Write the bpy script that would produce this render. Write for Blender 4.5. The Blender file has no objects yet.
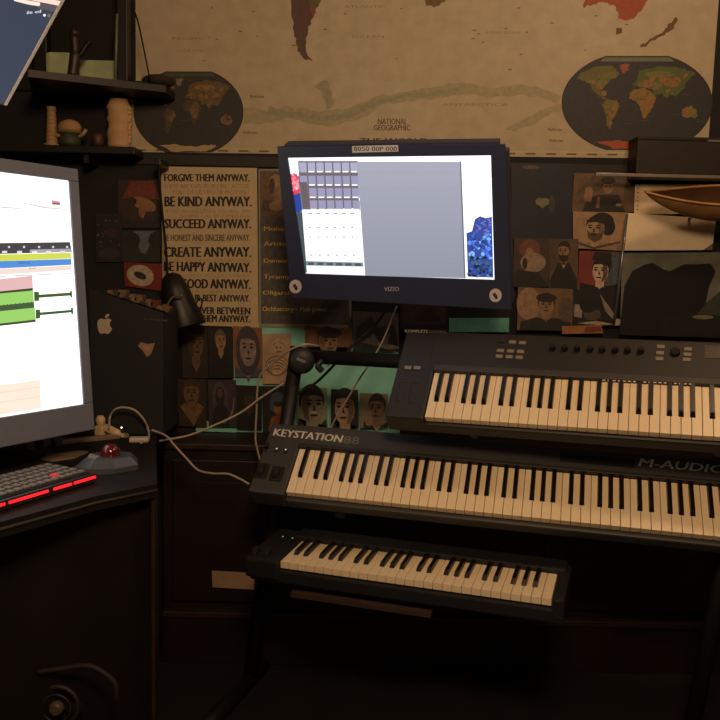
import bpy, bmesh, math, random
from mathutils import Vector, Matrix
random.seed(7)
SC = bpy.context.scene
COL = SC.collection
# ------------------------------------------------------------------ camera
F_PX = 850.0
CAM = Vector((0, -2.75, 1.24))
M = Matrix(((0.99972243, 0.02355976, 0.0), (0.00245040, -0.10397885, 0.99457649), (0.02343199, -0.99430043, -0.10400772)))  # camera (right, down, ahead) -> world
cd = bpy.data.cameras.new('camera'); co = bpy.data.objects.new('camera', cd); COL.objects.link(co)
cd.sensor_width = 36; cd.lens = 36 * F_PX / 720; cd.clip_start = .02
R3 = Matrix((M.col[0], -M.col[1], -M.col[2])).transposed()
co.matrix_world = Matrix.Translation(CAM) @ R3.to_4x4()
SC.camera = co
# ------------------------------------------------------------------ light and exposure
w = bpy.data.worlds.new('world'); SC.world = w; w.use_nodes = True
w.node_tree.nodes['Background'].inputs[0].default_value = (1, .72, .45, 1)
w.node_tree.nodes['Background'].inputs[1].default_value = .05
SC.view_settings.view_transform = 'Standard'; SC.view_settings.look = 'None'
SC.view_settings.exposure = 0; SC.view_settings.gamma = 1
def light(name, kind, loc, power, col, size, aim=None):
    l = bpy.data.lights.new(name, kind); l.energy = power; l.color = col
    if kind == 'AREA': l.shape = 'DISK'; l.size = size
    else: l.shadow_soft_size = size
    o = bpy.data.objects.new(name, l); COL.objects.link(o); o.location = loc
    if aim: o.rotation_euler = (Vector(aim) - Vector(loc)).to_track_quat('-Z', 'Y').to_euler()
    return o
light('ceiling_bulb', 'POINT', (.95, -1.1, 2.34), 13, (1, .66, .38), .08)
light('room_lamp', 'POINT', (.12, -2.75, 2.18), 82, (1, .66, .385), .22)

# ------------------------------------------------------------------ helpers
def s2l(c):
    c /= 255.0
    return c / 12.92 if c <= .04045 else ((c + .055) / 1.055) ** 2.4
MATS = {}
def mat(rgb, rough=.6, metal=0, emit=0, noise=0, nscale=30, spec=.5, coat=0, name=None):
    key = (tuple(rgb), rough, metal, emit, noise, nscale, spec, coat)
    if key in MATS: return MATS[key]
    m = bpy.data.materials.new(name or 'material'); m.use_nodes = True
    nt = m.node_tree; b = nt.nodes['Principled BSDF']
    lin = tuple(s2l(c) for c in rgb) + (1,)
    b.inputs['Roughness'].default_value = rough; b.inputs['Metallic'].default_value = metal
    b.inputs['Specular IOR Level'].default_value = spec
    if coat: b.inputs['Coat Weight'].default_value = coat; b.inputs['Coat Roughness'].default_value = .15
    if emit:
        b.inputs['Base Color'].default_value = (.01, .01, .01, 1)
        b.inputs['Emission Color'].default_value = lin; b.inputs['Emission Strength'].default_value = emit
    elif noise:
        tc = nt.nodes.new('ShaderNodeTexCoord'); n = nt.nodes.new('ShaderNodeTexNoise'); n.inputs['Scale'].default_value = nscale; n.inputs['Detail'].default_value = 5
        r = nt.nodes.new('ShaderNodeValToRGB')
        r.color_ramp.elements[0].position = .3; r.color_ramp.elements[1].position = .7
        r.color_ramp.elements[0].color = tuple(max(0, c * (1 - noise)) for c in lin[:3]) + (1,)
        r.color_ramp.elements[1].color = tuple(min(1, c * (1 + noise)) for c in lin[:3]) + (1,)
        nt.links.new(tc.outputs['Object'], n.inputs['Vector']); nt.links.new(n.outputs['Fac'], r.inputs['Fac']); nt.links.new(r.outputs['Color'], b.inputs['Base Color'])
    else: b.inputs['Base Color'].default_value = lin
    MATS[key] = m; return m

def ray(u, v): return M @ Vector(((u - 360) / F_PX, (v - 360) / F_PX, 1))
def onY(u, v, y):
    r = ray(u, v); return CAM + r * ((y - CAM.y) / r.y)
def onZ(u, v, z):
    r = ray(u, v); return CAM + r * ((z - CAM.z) / r.z)
def frame(yaw, tilt, lean=0):          # columns: along, depth/up, normal
    yaw, tilt, lean = map(math.radians, (yaw, tilt, lean))
    X = Vector((math.cos(yaw), -math.sin(yaw), 0)); D0 = Vector((math.sin(yaw), math.cos(yaw), 0))
    D = math.cos(tilt) * D0 + math.sin(tilt) * Vector((0, 0, 1)); N = X.cross(D)
    X = math.cos(lean) * X + math.sin(lean) * N; N = X.cross(D)
    return Matrix((X, D, N)).transposed()
def onplane(mw, u, v, n=0.0):          # pixel -> local (a, b) on the plane n of a frame
    inv = mw.inverted(); o = inv @ CAM; d = inv.to_3x3() @ ray(u, v)
    p = o + d * ((n - o.z) / d.z); return (p.x, p.y)

class MB:
    def __init__(s): s.bm = bmesh.new(); s.mats = []
    def mi(s, m):
        if m not in s.mats: s.mats.append(m)
        return s.mats.index(m)
    def face(s, pts, m, smooth=False):
        vs = [s.bm.verts.new(p) for p in pts]
        try: f = s.bm.faces.new(vs)
        except ValueError: return
        f.material_index = s.mi(m); f.smooth = smooth
    def box(s, a, b, m, bev=0, rot=None, cen=None):
        bm = bmesh.new(); bmesh.ops.create_cube(bm, size=1)
        c = (Vector(a) + Vector(b)) / 2; d = Vector(b) - Vector(a)
        for v in bm.verts: v.co = Vector((v.co.x * d.x, v.co.y * d.y, v.co.z * d.z))
        if bev: bmesh.ops.bevel(bm, geom=bm.edges[:], offset=bev, segments=2, affect='EDGES', profile=.6)
        for v in bm.verts: v.co = (rot @ v.co if rot else v.co) + c
        s.merge(bm, m)
    def merge(s, bm, m, smooth=False):
        k = s.mi(m); mp = {}
        for v in bm.verts: mp[v] = s.bm.verts.new(v.co)
        for f in bm.faces:
            try:
                g = s.bm.faces.new([mp[v] for v in f.verts]); g.material_index = k; g.smooth = smooth
            except ValueError: pass
        bm.free()
    def lathe(s, prof, m, mw=None, n=24, close=True):   # prof: (r, z)
        mw = mw or Matrix(); k = s.mi(m); rings = []
        for r, z in prof:
            rings.append([s.bm.verts.new(mw @ Vector((r * math.cos(2 * math.pi * i / n), r * math.sin(2 * math.pi * i / n), z))) for i in range(n)])
        for a, b in zip(rings, rings[1:]):
            for i in range(n):
                f = s.bm.faces.new((a[i], a[(i + 1) % n], b[(i + 1) % n], b[i])); f.smooth = True; f.material_index = k
        if close:
            for rg, rev in ((rings[0], True), (rings[-1], False)):
                f = s.bm.faces.new(rg[::-1] if rev else rg); f.material_index = k
    def tube(s, pts, r, m, n=10, smooth_path=True, cap=True):
        pts = [Vector(p) for p in pts]
        if smooth_path and len(pts) > 2:
            q = []; P = [2 * pts[0] - pts[1]] + pts + [2 * pts[-1] - pts[-2]]
            for i in range(1, len(P) - 2):
                for j in range(8):
                    t = j / 8; a, b, c, d = P[i - 1:i + 3]
                    q.append(.5 * ((2 * b) + (c - a) * t + (2 * a - 5 * b + 4 * c - d) * t * t + (3 * b - a - 3 * c + d) * t ** 3))
            q.append(pts[-1]); pts = q
        k = s.mi(m); rings = []; up = None
        for i, p in enumerate(pts):
            t = (pts[min(i + 1, len(pts) - 1)] - pts[max(i - 1, 0)]).normalized()
            if up is None: up = Vector((0, 0, 1)) if abs(t.z) < .9 else Vector((0, 1, 0))
            sd = t.cross(up).normalized(); up = sd.cross(t).normalized()
            rr = r[i] if isinstance(r, list) else r
            rings.append([s.bm.verts.new(p + rr * (math.cos(2 * math.pi * j / n) * sd + math.sin(2 * math.pi * j / n) * up)) for j in range(n)])
        for a, b in zip(rings, rings[1:]):
            for i in range(n):
                f = s.bm.faces.new((a[i], a[(i + 1) % n], b[(i + 1) % n], b[i])); f.smooth = True; f.material_index = k
        if cap:
            for rg in (rings[0], rings[-1]):
                f = s.bm.faces.new(rg); f.material_index = k
    def sphere(s, c, r, m, sc=(1, 1, 1), n=20):
        bm = bmesh.new(); bmesh.ops.create_uvsphere(bm, u_segments=n, v_segments=n // 2 + 2, radius=1)
        for v in bm.verts: v.co = Vector(c) + Vector((v.co.x * r * sc[0], v.co.y * r * sc[1], v.co.z * r * sc[2]))
        s.merge(bm, m, True)
    def prism(s, poly, z0, z1, m, mw=None):              # polygon in local xy, extruded in z
        mw = mw or Matrix()
        a = [mw @ Vector((x, y, z0)) for x, y in poly]; b = [mw @ Vector((x, y, z1)) for x, y in poly]
        va = [s.bm.verts.new(p) for p in a]; vb = [s.bm.verts.new(p) for p in b]; k = s.mi(m); n = len(poly)
        for f in ([va[::-1], vb] + [[va[i], va[(i + 1) % n], vb[(i + 1) % n], vb[i]] for i in range(n)]):
            g = s.bm.faces.new(f); g.material_index = k
    def build(s, name, parent=None, loc=None, mw=None):
        bmesh.ops.recalc_face_normals(s.bm, faces=s.bm.faces[:])
        me = bpy.data.meshes.new(name)
        if loc is not None: bmesh.ops.translate(s.bm, verts=s.bm.verts[:], vec=-Vector(loc))
        s.bm.to_mesh(me); s.bm.free()
        for m in s.mats: me.materials.append(m)
        o = bpy.data.objects.new(name, me); COL.objects.link(o)
        if parent: o.parent = parent
        if loc is not None: o.location = loc
        if mw is not None: o.matrix_world = mw
        return o
def tag(o, label=None, cat=None, group=None, kind=None):
    if label: o['label'] = label
    if cat: o['category'] = cat
    if group: o['group'] = group
    if kind: o['kind'] = kind
    return o
def empty(name, label, cat, loc, rot=None, group=None):
    o = bpy.data.objects.new(name, None); COL.objects.link(o); o.empty_display_size = .05
    o.matrix_world = Matrix.Translation(loc) @ (rot.to_4x4() if rot else Matrix())
    return tag(o, label, cat, group)
def copy_part(o, parent, loc, scale=None):
    c = o.copy(); COL.objects.link(c); c.parent = parent; c.location = loc
    if scale: c.scale = scale
    return c

TXT = {}
def text_polys(s, bold=0.0):
    key = (s, bold)
    if key not in TXT:
        cu = bpy.data.curves.new('t', 'FONT'); cu.body = s; cu.offset = bold; cu.resolution_u = 2
        ob = bpy.data.objects.new('t', cu); me = bpy.data.meshes.new_from_object(ob)
        vs = [v.co.copy() for v in me.vertices]; fs = [list(p.vertices) for p in me.polygons]
        x0 = min(v.x for v in vs); x1 = max(v.x for v in vs); y0 = min(v.y for v in vs); y1 = max(v.y for v in vs)
        vs = [((v.x - x0) / (x1 - x0), (v.y - y0) / (y1 - y0)) for v in vs]
        bpy.data.objects.remove(ob); bpy.data.meshes.remove(me); bpy.data.curves.remove(cu)
        TXT[key] = (vs, fs)
    return TXT[key]
def ell_pts(cx, cy, rx, ry, n=22, a0=0, a1=360, rot=0):
    out = []
    for i in range(n):
        a = math.radians(a0 + (a1 - a0) * i / (n if a1 - a0 == 360 else n - 1)); x, y = rx * math.cos(a), ry * math.sin(a)
        c, s_ = math.cos(math.radians(rot)), math.sin(math.radians(rot))
        out.append((cx + x * c - y * s_, cy + x * s_ + y * c))
    return out

def art_faces(mb, arts, place, dz=.00012, z0=.0002, emit=0, rough=.6, noise=0, nscale=60):
    """arts: list of (kind, rgb, ...) drawn in a 2-D frame; place(a, b, h) -> 3-D point h above the sheet"""
    for i, a in enumerate(arts):
        rgb = a[1]; h = z0 + dz * i
        e = emit
        m = mat(rgb, rough, emit=e, noise=0 if e else noise, nscale=nscale)
        if a[0] == 'poly': polys = [a[2]]
        elif a[0] == 'ell': polys = [ell_pts(*a[2])]
        elif a[0] == 'rect':
            x0, y0, x1, y1 = a[2]; polys = [[(x0, y0), (x1, y0), (x1, y1), (x0, y1)]]
        elif a[0] == 'text':
            s, (x0, y0, x1, y1) = a[2], a[3]; bold = a[4] if len(a) > 4 else .02; sk = a[5] if len(a) > 5 else 0; dy = a[6] if len(a) > 6 else 0
            vs, fs = text_polys(s, 0); polys = []
            for sh in ((-1, 0, 1) if bold > .02 else (-.5, .5) if bold > 0 else (0,)):
                ox = sh * abs(y1 - y0) * .06 * (1 if x1 > x0 else -1)
                vv = [(x0 + ox + (x1 - x0) * (x + sk * y), y0 + (y1 - y0) * y + dy * x, sh) for x, y in vs]
                polys += [[vv[k] for k in f] for f in fs]
        for p in polys: mb.face([place(q[0], q[1], h + (q[2] * dz * .2 if len(q) > 2 else 0)) for q in p], m)

# sheets on the back wall, laid out in the photograph's frame and mapped to the wall plane
SHEET = [0.0012]
def wall_sheet(name, label, cat, quad, base, arts=(), px=False, group=None, off=None, noise=.25, rough=.55, thick=.0006, art_noise=.3):
    """quad: tl, tr, br, bl pixels; arts in px (px=True) or in (s 0..1 right, t 0..1 up)"""
    if off is None: SHEET[0] += .0011; off = SHEET[0]
    W = [onY(u, v, -off) for u, v in quad]; c = sum(W, Vector()) / 4
    mb = MB(); m = mat(base, rough, noise=noise, nscale=22)
    mb.prism([(0, 0)] * 0 or [(p.x - c.x, p.z - c.z) for p in W], 0, -thick, m, Matrix(((1, 0, 0, 0), (0, 0, 1, 0), (0, 1, 0, 0), (0, 0, 0, 1))))
    if px:
        def place(a, b, h): p = onY(a, b, -off); return Vector((p.x - c.x, -thick - h, p.z - c.z))
    else:
        tl, tr, br, bl = W
        def place(a, b, h):
            p = (bl * (1 - a) + br * a) * (1 - b) + (tl * (1 - a) + tr * a) * b
            return Vector((p.x - c.x, -thick - h, p.z - c.z))
    art_faces(mb, arts, place, noise=art_noise, nscale=70, dz=.00008 if len(arts) < 150 else .000004)
    bmesh.ops.remove_doubles(mb.bm, verts=[], dist=0)
    me = bpy.data.meshes.new(name); mb.bm.to_mesh(me); mb.bm.free()
    for q in mb.mats: me.materials.append(q)
    o = bpy.data.objects.new(name, me); COL.objects.link(o); o.location = (c.x, -off, c.z)
    return tag(o, label, cat, group)
def rq(u0, v0, u1, v1): return [(u0, v0), (u1, v0), (u1, v1), (u0, v1)]

def portrait(bg2, hair, skin, coat, shirt=(150, 140, 125), dark=(25, 22, 20), look=0, beard=None, hat=None, cx=.5, cy=.62, r=.19, asp=1.0, hairstyle='short', shade=None):
    ry = r * 1.32 * asp; rx = r; A = []
    if bg2: A.append(('poly', bg2, [(0, .3), (0, 1), (.45, 1), (.3, .5)]))
    A.append(('poly', coat, [(max(0, cx - .48), 0), (max(0, cx - .46), .2), (cx - .2, cy - ry * 1.25), (cx + .2, cy - ry * 1.25), (min(1, cx + .46), .2), (min(1, cx + .48), 0)]))
    A.append(('poly', skin, [(cx - rx * .5, cy - ry * .6), (cx - rx * .55, cy - ry * 1.35), (cx, cy - ry * 1.6), (cx + rx * .55, cy - ry * 1.35), (cx + rx * .5, cy - ry * .6)]))
    A.append(('poly', shirt, [(cx - rx * .5, cy - ry * 1.28), (cx, cy - ry * 1.9), (cx + rx * .5, cy - ry * 1.28), (cx, cy - ry * 1.55)]))
    if hairstyle == 'long': A.append(('ell', hair, (cx, cy - ry * .1, rx * 1.5, ry * 1.45)))
    else: A.append(('ell', hair, (cx - look * .02, cy + ry * .28, rx * 1.14, ry * .95)))
    A.append(('ell', skin, (cx, cy, rx, ry)))
    if shade: A.append(('poly', shade, [(cx + look * rx * x, cy + ry * y) for x, y in ((-.1, .8), (-.75, .6), (-.97, 0), (-.7, -.7), (-.2, -.98), (-.35, -.3), (-.3, .3))]))
    A.append(('poly', hair, [(cx - rx * 1.05, cy + ry * .15), (cx - rx * .8, cy + ry * .55), (cx, cy + ry * .62), (cx + rx * .8, cy + ry * .5), (cx + rx * 1.05, cy + ry * .15), (cx + rx * .95, cy + ry * .8), (cx, cy + ry * 1.15), (cx - rx * .95, cy + ry * .8)]))
    dx = look * rx * .18
    if beard:
        A.append(('poly', beard, [(cx - rx * .95, cy - ry * .1), (cx - rx * .6, cy - ry * .4), (cx + dx, cy - ry * .35), (cx + rx * .6, cy - ry * .4), (cx + rx * .95, cy - ry * .1), (cx + rx * .75, cy - ry * .9), (cx, cy - ry * 1.25), (cx - rx * .75, cy - ry * .9)]))
    for sx in (-1, 1):
        A.append(('ell', dark, (cx + dx + sx * rx * .42, cy + ry * .1, rx * .2, ry * .085)))
        A.append(('ell', dark, (cx + dx + sx * rx * .42, cy + ry * .3, rx * .28, ry * .05)))
    A.append(('poly', dark, [(cx + dx, cy + ry * .1), (cx + dx + rx * .18, cy - ry * .3), (cx + dx - rx * .1, cy - ry * .28)]))
    A.append(('ell', dark, (cx + dx, cy - ry * .55, rx * .36, ry * .06)))
    if hat:
        A.append(('ell', hat, (cx + dx * .5, cy + ry * .72, rx * 1.35, ry * .42, 22, 0, 360, 6 * look)))
    return [x for x in A]

# ------------------------------------------------------------------ materials
BLK = mat((26, 26, 28), .45, noise=.2, nscale=60); BLK2 = mat((40, 40, 42), .5, noise=.15, nscale=80); BODY = mat((62, 60, 58), .5, noise=.1, nscale=200)
BODY2 = mat((42, 39, 38), .5, noise=.1, nscale=200); BODY3 = mat((32, 32, 34), .5, noise=.1, nscale=200)
RUB = mat((14, 14, 15), .75); GREYM = mat((120, 118, 112), .5); STEEL = mat((150, 150, 150), .35, metal=1)
WKEY = mat((248, 226, 186), .35, noise=.05, nscale=12); BKEY = mat((20, 15, 14), .35)
WOOD = mat((26, 13, 10), .5, noise=.35, nscale=9); WOODD = mat((19, 14, 12), .5, noise=.3, nscale=12); WOODE = mat((50, 34, 25), .45, noise=.25, nscale=20)
WHT = mat((205, 195, 180), .45); CREAM = mat((214, 190, 150), .6, noise=.1)

# ------------------------------------------------------------------ the setting
def struct(name, a, b, m):
    mb = MB(); mb.box(a, b, m); c = ((a[0] + b[0]) / 2, (a[1] + b[1]) / 2, (a[2] + b[2]) / 2)
    return tag(mb.build(name, loc=c), kind='structure')
WALL = mat((28, 27, 29), .8, noise=.2, nscale=6)
struct('floor', (-1.7, -4.2, -.06), (2.2, .1, 0), mat((20, 16, 14), .8, noise=.3, nscale=8))
struct('ceiling', (-1.7, -4.2, 2.45), (2.2, .1, 2.51), mat((120, 105, 90), .9, noise=.05))
struct('wall_back', (-1.7, 0, 0), (2.2, .1, 2.45), WALL)
struct('wall_left', (-1.8, -4.2, 0), (-1.7, .1, 2.45), WALL)
struct('wall_right', (2.2, -4.2, 0), (2.3, .1, 2.45), WALL)
# dark picture rail running under the map
zt, zb = onY(300, 155, -.05).z, onY(300, 166, -.05).z
struct('trim_1', (-1.7, -.006, zb), (.855, 0, zt - .002), mat((30, 27, 25), .6, noise=.2))

# ------------------------------------------------------------------ world map
LAND = {'g': (88, 92, 44), 'o': (150, 96, 44), 'r': (150, 62, 40), 'd': (70, 66, 34), 'w': (150, 140, 110), 'b': (120, 84, 40)}
CONT = {  # outlines in a -1..1 by -1..1 oval
 'north_america': [(-.72, .62), (-.55, .78), (-.3, .8), (-.22, .62), (-.33, .5), (-.42, .34), (-.46, .22), (-.4, .12), (-.36, .06), (-.42, .08), (-.54, .26), (-.6, .44), (-.74, .52)],
 'greenland': [(-.22, .82), (-.1, .86), (-.12, .7), (-.18, .64)],
 'south_america': [(-.38, .08), (-.26, .06), (-.22, -.06), (-.26, -.22), (-.32, -.42), (-.34, -.58), (-.38, -.5), (-.4, -.2), (-.44, -.04)],
 'africa': [(-.04, .3), (.08, .32), (.16, .26), (.24, .12), (.2, -.06), (.16, -.2), (.1, -.34), (.06, -.3), (.04, -.08), (-.02, .04), (-.1, .1), (-.1, .2)],
 'eurasia': [(-.06, .38), (0, .5), (.02, .68), (.14, .74), (.3, .8), (.5, .78), (.72, .66), (.66, .54), (.6, .42), (.56, .28), (.48, .14), (.42, .2), (.36, .08), (.3, .2), (.2, .16), (.2, .28), (.06, .34)],
 'australia': [(.56, -.14), (.66, -.06), (.74, -.16), (.74, -.3), (.64, -.32), (.56, -.28)],
 'antarctica': [(-.5, -.84), (-.2, -.82), (.1, -.88), (.4, -.82), (.5, -.86), (.3, -1.0), (-.3, -1.0)]}
def rough(pts, amp, seed=1, n=5):
    rr = random.Random(seed); out = []
    for i, p in enumerate(pts):
        q = pts[(i + 1) % len(pts)]; dx, dy = q[0] - p[0], q[1] - p[1]; ln = math.hypot(dx, dy) or 1
        k = max(1, min(n, int(ln / (amp * 1.5)))); out.append(p)
        for j in range(1, k):
            t = j / k; a = rr.uniform(-amp, amp); out.append((p[0] + dx * t - dy / ln * a, p[1] + dy * t + dx / ln * a))
    return out
def oval_pts(cx, cy, rx, ry):
    def wd(t): return math.sqrt(1 - (t / 1.1) ** 2)
    ts = [-1 + 2 * i / 26 for i in range(27)]
    return [(cx + rx * wd(t), cy + ry * t) for t in ts] + [(cx - rx * wd(t), cy + ry * t) for t in ts[::-1]]
def world_oval(cx, cy, rx, ry, sea, tints, dy=0):
    A = [('poly', (40, 34, 28), oval_pts(cx, cy, rx + 1, ry + 1)), ('poly', sea, oval_pts(cx, cy, rx, ry))]
    A.append(('poly', tints.get('cap', (96, 100, 84)), [(cx + rx * x, cy - ry * y) for x, y in ((-.5, .9), (.5, .9), (.44, .99), (-.44, .99))]))
    for k, pts in CONT.items():
        A.append(('poly', tints[k], rough([(cx + rx * x * 1.08, cy - ry * y) for x, y in pts], .9, len(k))))
    def blob(c, x, y, a, b, r=0): A.append(('ell', c, (cx + rx * x, cy - ry * y, rx * a, ry * b, 14, 0, 360, r)))
    blob(tints['b1'], .12, .05, .07, .22, 10); blob(tints['b2'], .42, .45, .14, .09, 15); blob(tints['b3'], -.5, .46, .07, .12); blob(tints['b1'], -.3, -.12, .04, .14, 15)
    blob(tints['b3'], .3, .62, .2, .07); blob(tints['b2'], .65, -.2, .05, .07); blob(tints['b3'], .06, .4, .07, .06); blob(tints['b3'], -.36, .6, .1, .08)
    rr = random.Random(int(cx)); cs = [tints['b1'], tints['b2'], tints['b3'], tints['eurasia'], tints['africa']]
    for k_, n_ in (('eurasia', 26), ('north_america', 14), ('africa', 12), ('south_america', 8), ('australia', 4)):
        pts = CONT[k_]
        for _ in range(n_):
            i_ = rr.randrange(len(pts)); mx = sum(p[0] for p in pts) / len(pts); my = sum(p[1] for p in pts) / len(pts); t = rr.uniform(.1, .8)
            blob(rr.choice(cs), (pts[i_][0] * t + mx * (1 - t)) * 1.06, pts[i_][1] * t + my * (1 - t), rr.uniform(.015, .05), rr.uniform(.02, .06), rr.uniform(0, 180))
    for _ in range(12): 
        x, y = rr.uniform(-.8, .8), rr.uniform(-.5, .4); A.append(('poly', tuple(min(255, c + 22) for c in sea), [(cx + rx * x, cy - ry * y), (cx + rx * x + 8, cy - ry * y), (cx + rx * x + 8, cy - ry * y + .7), (cx + rx * x, cy - ry * y + .7)]))
    return A
ink = (96, 72, 50)
arts = []
coast = (152, 148, 120); coast2 = (166, 156, 124)
def band(c, top, bot): arts.append(('poly', c, rough(top + bot[::-1], 1.3, len(top))))
band(coast2, [(205, 118), (225, 108), (252, 108), (268, 112), (285, 106), (300, 108), (320, 112), (350, 108), (372, 98), (400, 92), (430, 88), (462, 82), (490, 88), (520, 84), (545, 90), (562, 96)],
     [(210, 130), (235, 122), (262, 124), (275, 122), (290, 118), (312, 124), (335, 126), (362, 118), (384, 104), (408, 101), (436, 98), (464, 94), (492, 98), (522, 94), (540, 98), (558, 104)])
band(coast, [(268, 106), (290, 112), (320, 116), (345, 114), (368, 103), (400, 95), (432, 92), (460, 87)], [(268, 114), (290, 117), (318, 121), (347, 119), (374, 107), (402, 98), (434, 96), (460, 91)])
band(coast, [(318, 84), (326, 80), (332, 92), (334, 104)], [(314, 88), (322, 92), (325, 102), (326, 110)])
band(coast2, [(505, 130), (520, 122), (540, 110), (560, 104)], [(516, 131), (530, 126), (548, 116), (562, 109)])
arts += [('poly', (92, 62, 52), rough([(290, -75), (291, 0), (292, 18), (294, 34), (297, 46), (300, 55), (304, 59), (313, 61), (308, 56), (306, 48), (307, 36), (309, 26), (313, 18), (316, 8), (321, 0), (330, -30), (340, -75)], 1.1)),
         ('poly', (92, 90, 42), [(309, 2), (312, 10), (318, 7), (322, -2), (322, -40), (311, -40)]),
         ('poly', (140, 64, 44), [(310, 8), (313, 17), (316, 9), (313, 6)]),
         ('poly', (112, 84, 38), rough([(424, -40), (424, -2), (427, 6), (433, 7), (440, 5), (446, 0), (452, -40)], 1.1)),
         ('poly', (160, 76, 46), rough([(588, -60), (586, -2), (583, 5), (583, 8), (592, 5), (603, 2), (613, 5), (618, 12), (618, 19), (626, 21), (634, 19), (640, 12), (648, 0), (660, -60)], 1.1)),
         ('poly', (104, 72, 40), [(616, 28), (622, 28), (622, 33), (616, 35)]),
         ('poly', (104, 72, 40), rough([(640, 46), (652, 38), (664, 31), (668, 27), (670, 31), (660, 37), (648, 44), (641, 48)], 1.1)),
         ('poly', (104, 72, 40), rough([(667, 26), (676, 17), (678, 20), (672, 30), (668, 30)], 1.1))]
arts += [('text', (104, 80, 60), 'NATIONAL', (378, 124.5, 407, 118.5), .015), ('text', (84, 62, 46), 'GEOGRAPHIC', (374, 130.5, 410, 125), .015),
         ('text', (58, 42, 32), 'THE WORLD', (360, 144, 428, 138.2), .03)]
for s, x0, y, x1 in (('ATLANTIC', 344, 8, 386), ('OCEAN', 352, 38, 384), ('PACIFIC', 172, 40, 204), ('OCEAN', 176, 52, 202), ('ANTARCTICA', 442, 106, 508), ('INDIAN OCEAN', 486, 34, 520)):
    arts.append(('text', (150, 124, 92), s, (x0, y, x1, y - 2.6), 0))
for x0, y0 in ((243, 132), (548, 129), (549, 140), (250, 96)): arts.append(('text', (112, 88, 62), 'World notes', (x0, y0 + 2, x0 + 14, y0 - 1), .01))
for i in range(26):
    x, y = random.uniform(180, 690), random.uniform(4, 70); arts.append(('ell', (128, 104, 72), (x, y, random.uniform(.8, 2.4), .7, 8)))
arts.append(('poly', (206, 188, 148), [(132, 147.5), (640, 152.5), (708, 153), (708, 153.6), (640, 153.3), (132, 148.3)]))
for i in range(26):
    x = 136 + i * 20.5; y = 149.2 + (x - 132) * .0098
    arts.append(('poly', (96, 84, 66), [(x, y), (x + 10, y + .1), (x + 10, y + 1.6), (x, y + 1.5)]))
arts += world_oval(188.5, 112, 54, 39.5, (46, 42, 40), {'north_america': (58, 58, 40), 'greenland': (128, 110, 84), 'south_america': (82, 62, 54), 'africa': (70, 60, 48), 'eurasia': (96, 78, 44), 'australia': (140, 92, 50), 'antarctica': (176, 154, 112), 'b1': (108, 88, 48), 'b2': (126, 88, 48), 'b3': (140, 104, 52), 'cap': (70, 72, 52)})
arts += world_oval(637, 103, 74.5, 46, (50, 48, 52), {'north_america': (104, 98, 48), 'greenland': (160, 84, 56), 'south_america': (112, 104, 52), 'africa': (140, 108, 50), 'eurasia': (84, 96, 46), 'australia': (124, 118, 50), 'antarctica': (172, 80, 54), 'b1': (142, 106, 60), 'b2': (146, 96, 58), 'b3': (112, 112, 60), 'cap': (112, 116, 92)})
wall_sheet('world_map', 'large cream paper wall map with two dark oval globe insets, pinned above the monitor', 'map',
           [(128, -68), (724, -72), (707, 159), (129, 152)], (186, 170, 142), arts, px=True, noise=.1, off=.0012, art_noise=.12)

# ------------------------------------------------------------------ papers, posters and prints on the wall
TEAL = (138, 212, 196)
wall_sheet('backing_paper', 'large teal green backing paper showing between the portrait prints behind the keyboard stand', 'paper', [(232, 322), (398, 326), (400, 434), (234, 432)], TEAL, noise=.08)
wall_sheet('paper_strip', 'small teal green paper strip at the foot of the dark violet print', 'paper', [(196, 421), (236, 421), (236, 432.5), (196, 431)], TEAL, noise=.08)
P = (198, 176, 138)
blk = (34, 28, 26); faint = (176, 138, 98)
L = [('text', blk, 'FORGIVE THEM ANYWAY.', (164.5, 181.5, 249.5, 174), .03), ('text', faint, 'IF YOU ARE KIND PEOPLE MAY ACCUSE', (165, 188.5, 249, 184), .005),
     ('text', faint, 'YOU OF ULTERIOR MOTIVES', (172, 194.5, 249, 190), .005),
     ('text', blk, 'BE KIND ANYWAY.', (165, 206.5, 251.5, 196.5), .035), ('text', faint, 'IF YOU ARE SUCCESSFUL YOU WILL WIN', (166, 213, 250, 209.5), .005),
     ('text', faint, 'SOME FALSE FRIENDS', (180, 217.5, 250, 214.5), .005),
     ('text', blk, 'SUCCEED ANYWAY.', (165, 228.5, 251, 219), .035), ('text', (92, 76, 60), 'BE HONEST AND SINCERE ANYWAY.', (164, 241, 250, 234.5), .015),
     ('text', blk, 'CREATE ANYWAY.', (164.5, 257, 251, 247), .035), ('text', faint, 'WHAT YOU SPEND YEARS BUILDING', (166, 261.5, 250, 259), .0),
     ('text', blk, 'BE HAPPY ANYWAY.', (164.5, 271, 251, 261.5), .035, 0, 1.5), ('text', faint, 'THE GOOD YOU DO TODAY', (170, 276.8, 250, 274.4), 0),
     ('text', blk, 'DO GOOD ANYWAY.', (165, 288, 250.5, 278.5), .035, 0, 1), ('text', faint, 'GIVE THE WORLD THE BEST YOU HAVE', (166, 293, 250, 290.6), 0),
     ('text', (60, 50, 42), 'GIVE YOUR BEST ANYWAY.', (166, 301, 250, 294), .025, 0, .8), ('text', blk, 'IT WAS NEVER BETWEEN', (166, 313.5, 250, 306.5), .025, 0, 1),
     ('text', blk, 'YOU AND THEM ANYWAY.', (166, 321.5, 250, 314.5), .025, 0, .8)]
wall_sheet('text_poster', 'tall cream poster with lines of black capitals ending in ANYWAY', 'poster', [(161, 166.5), (257, 168), (258.5, 327.5), (163, 324)], P, L, px=True, noise=.08)
yl = (216, 186, 88)
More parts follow.
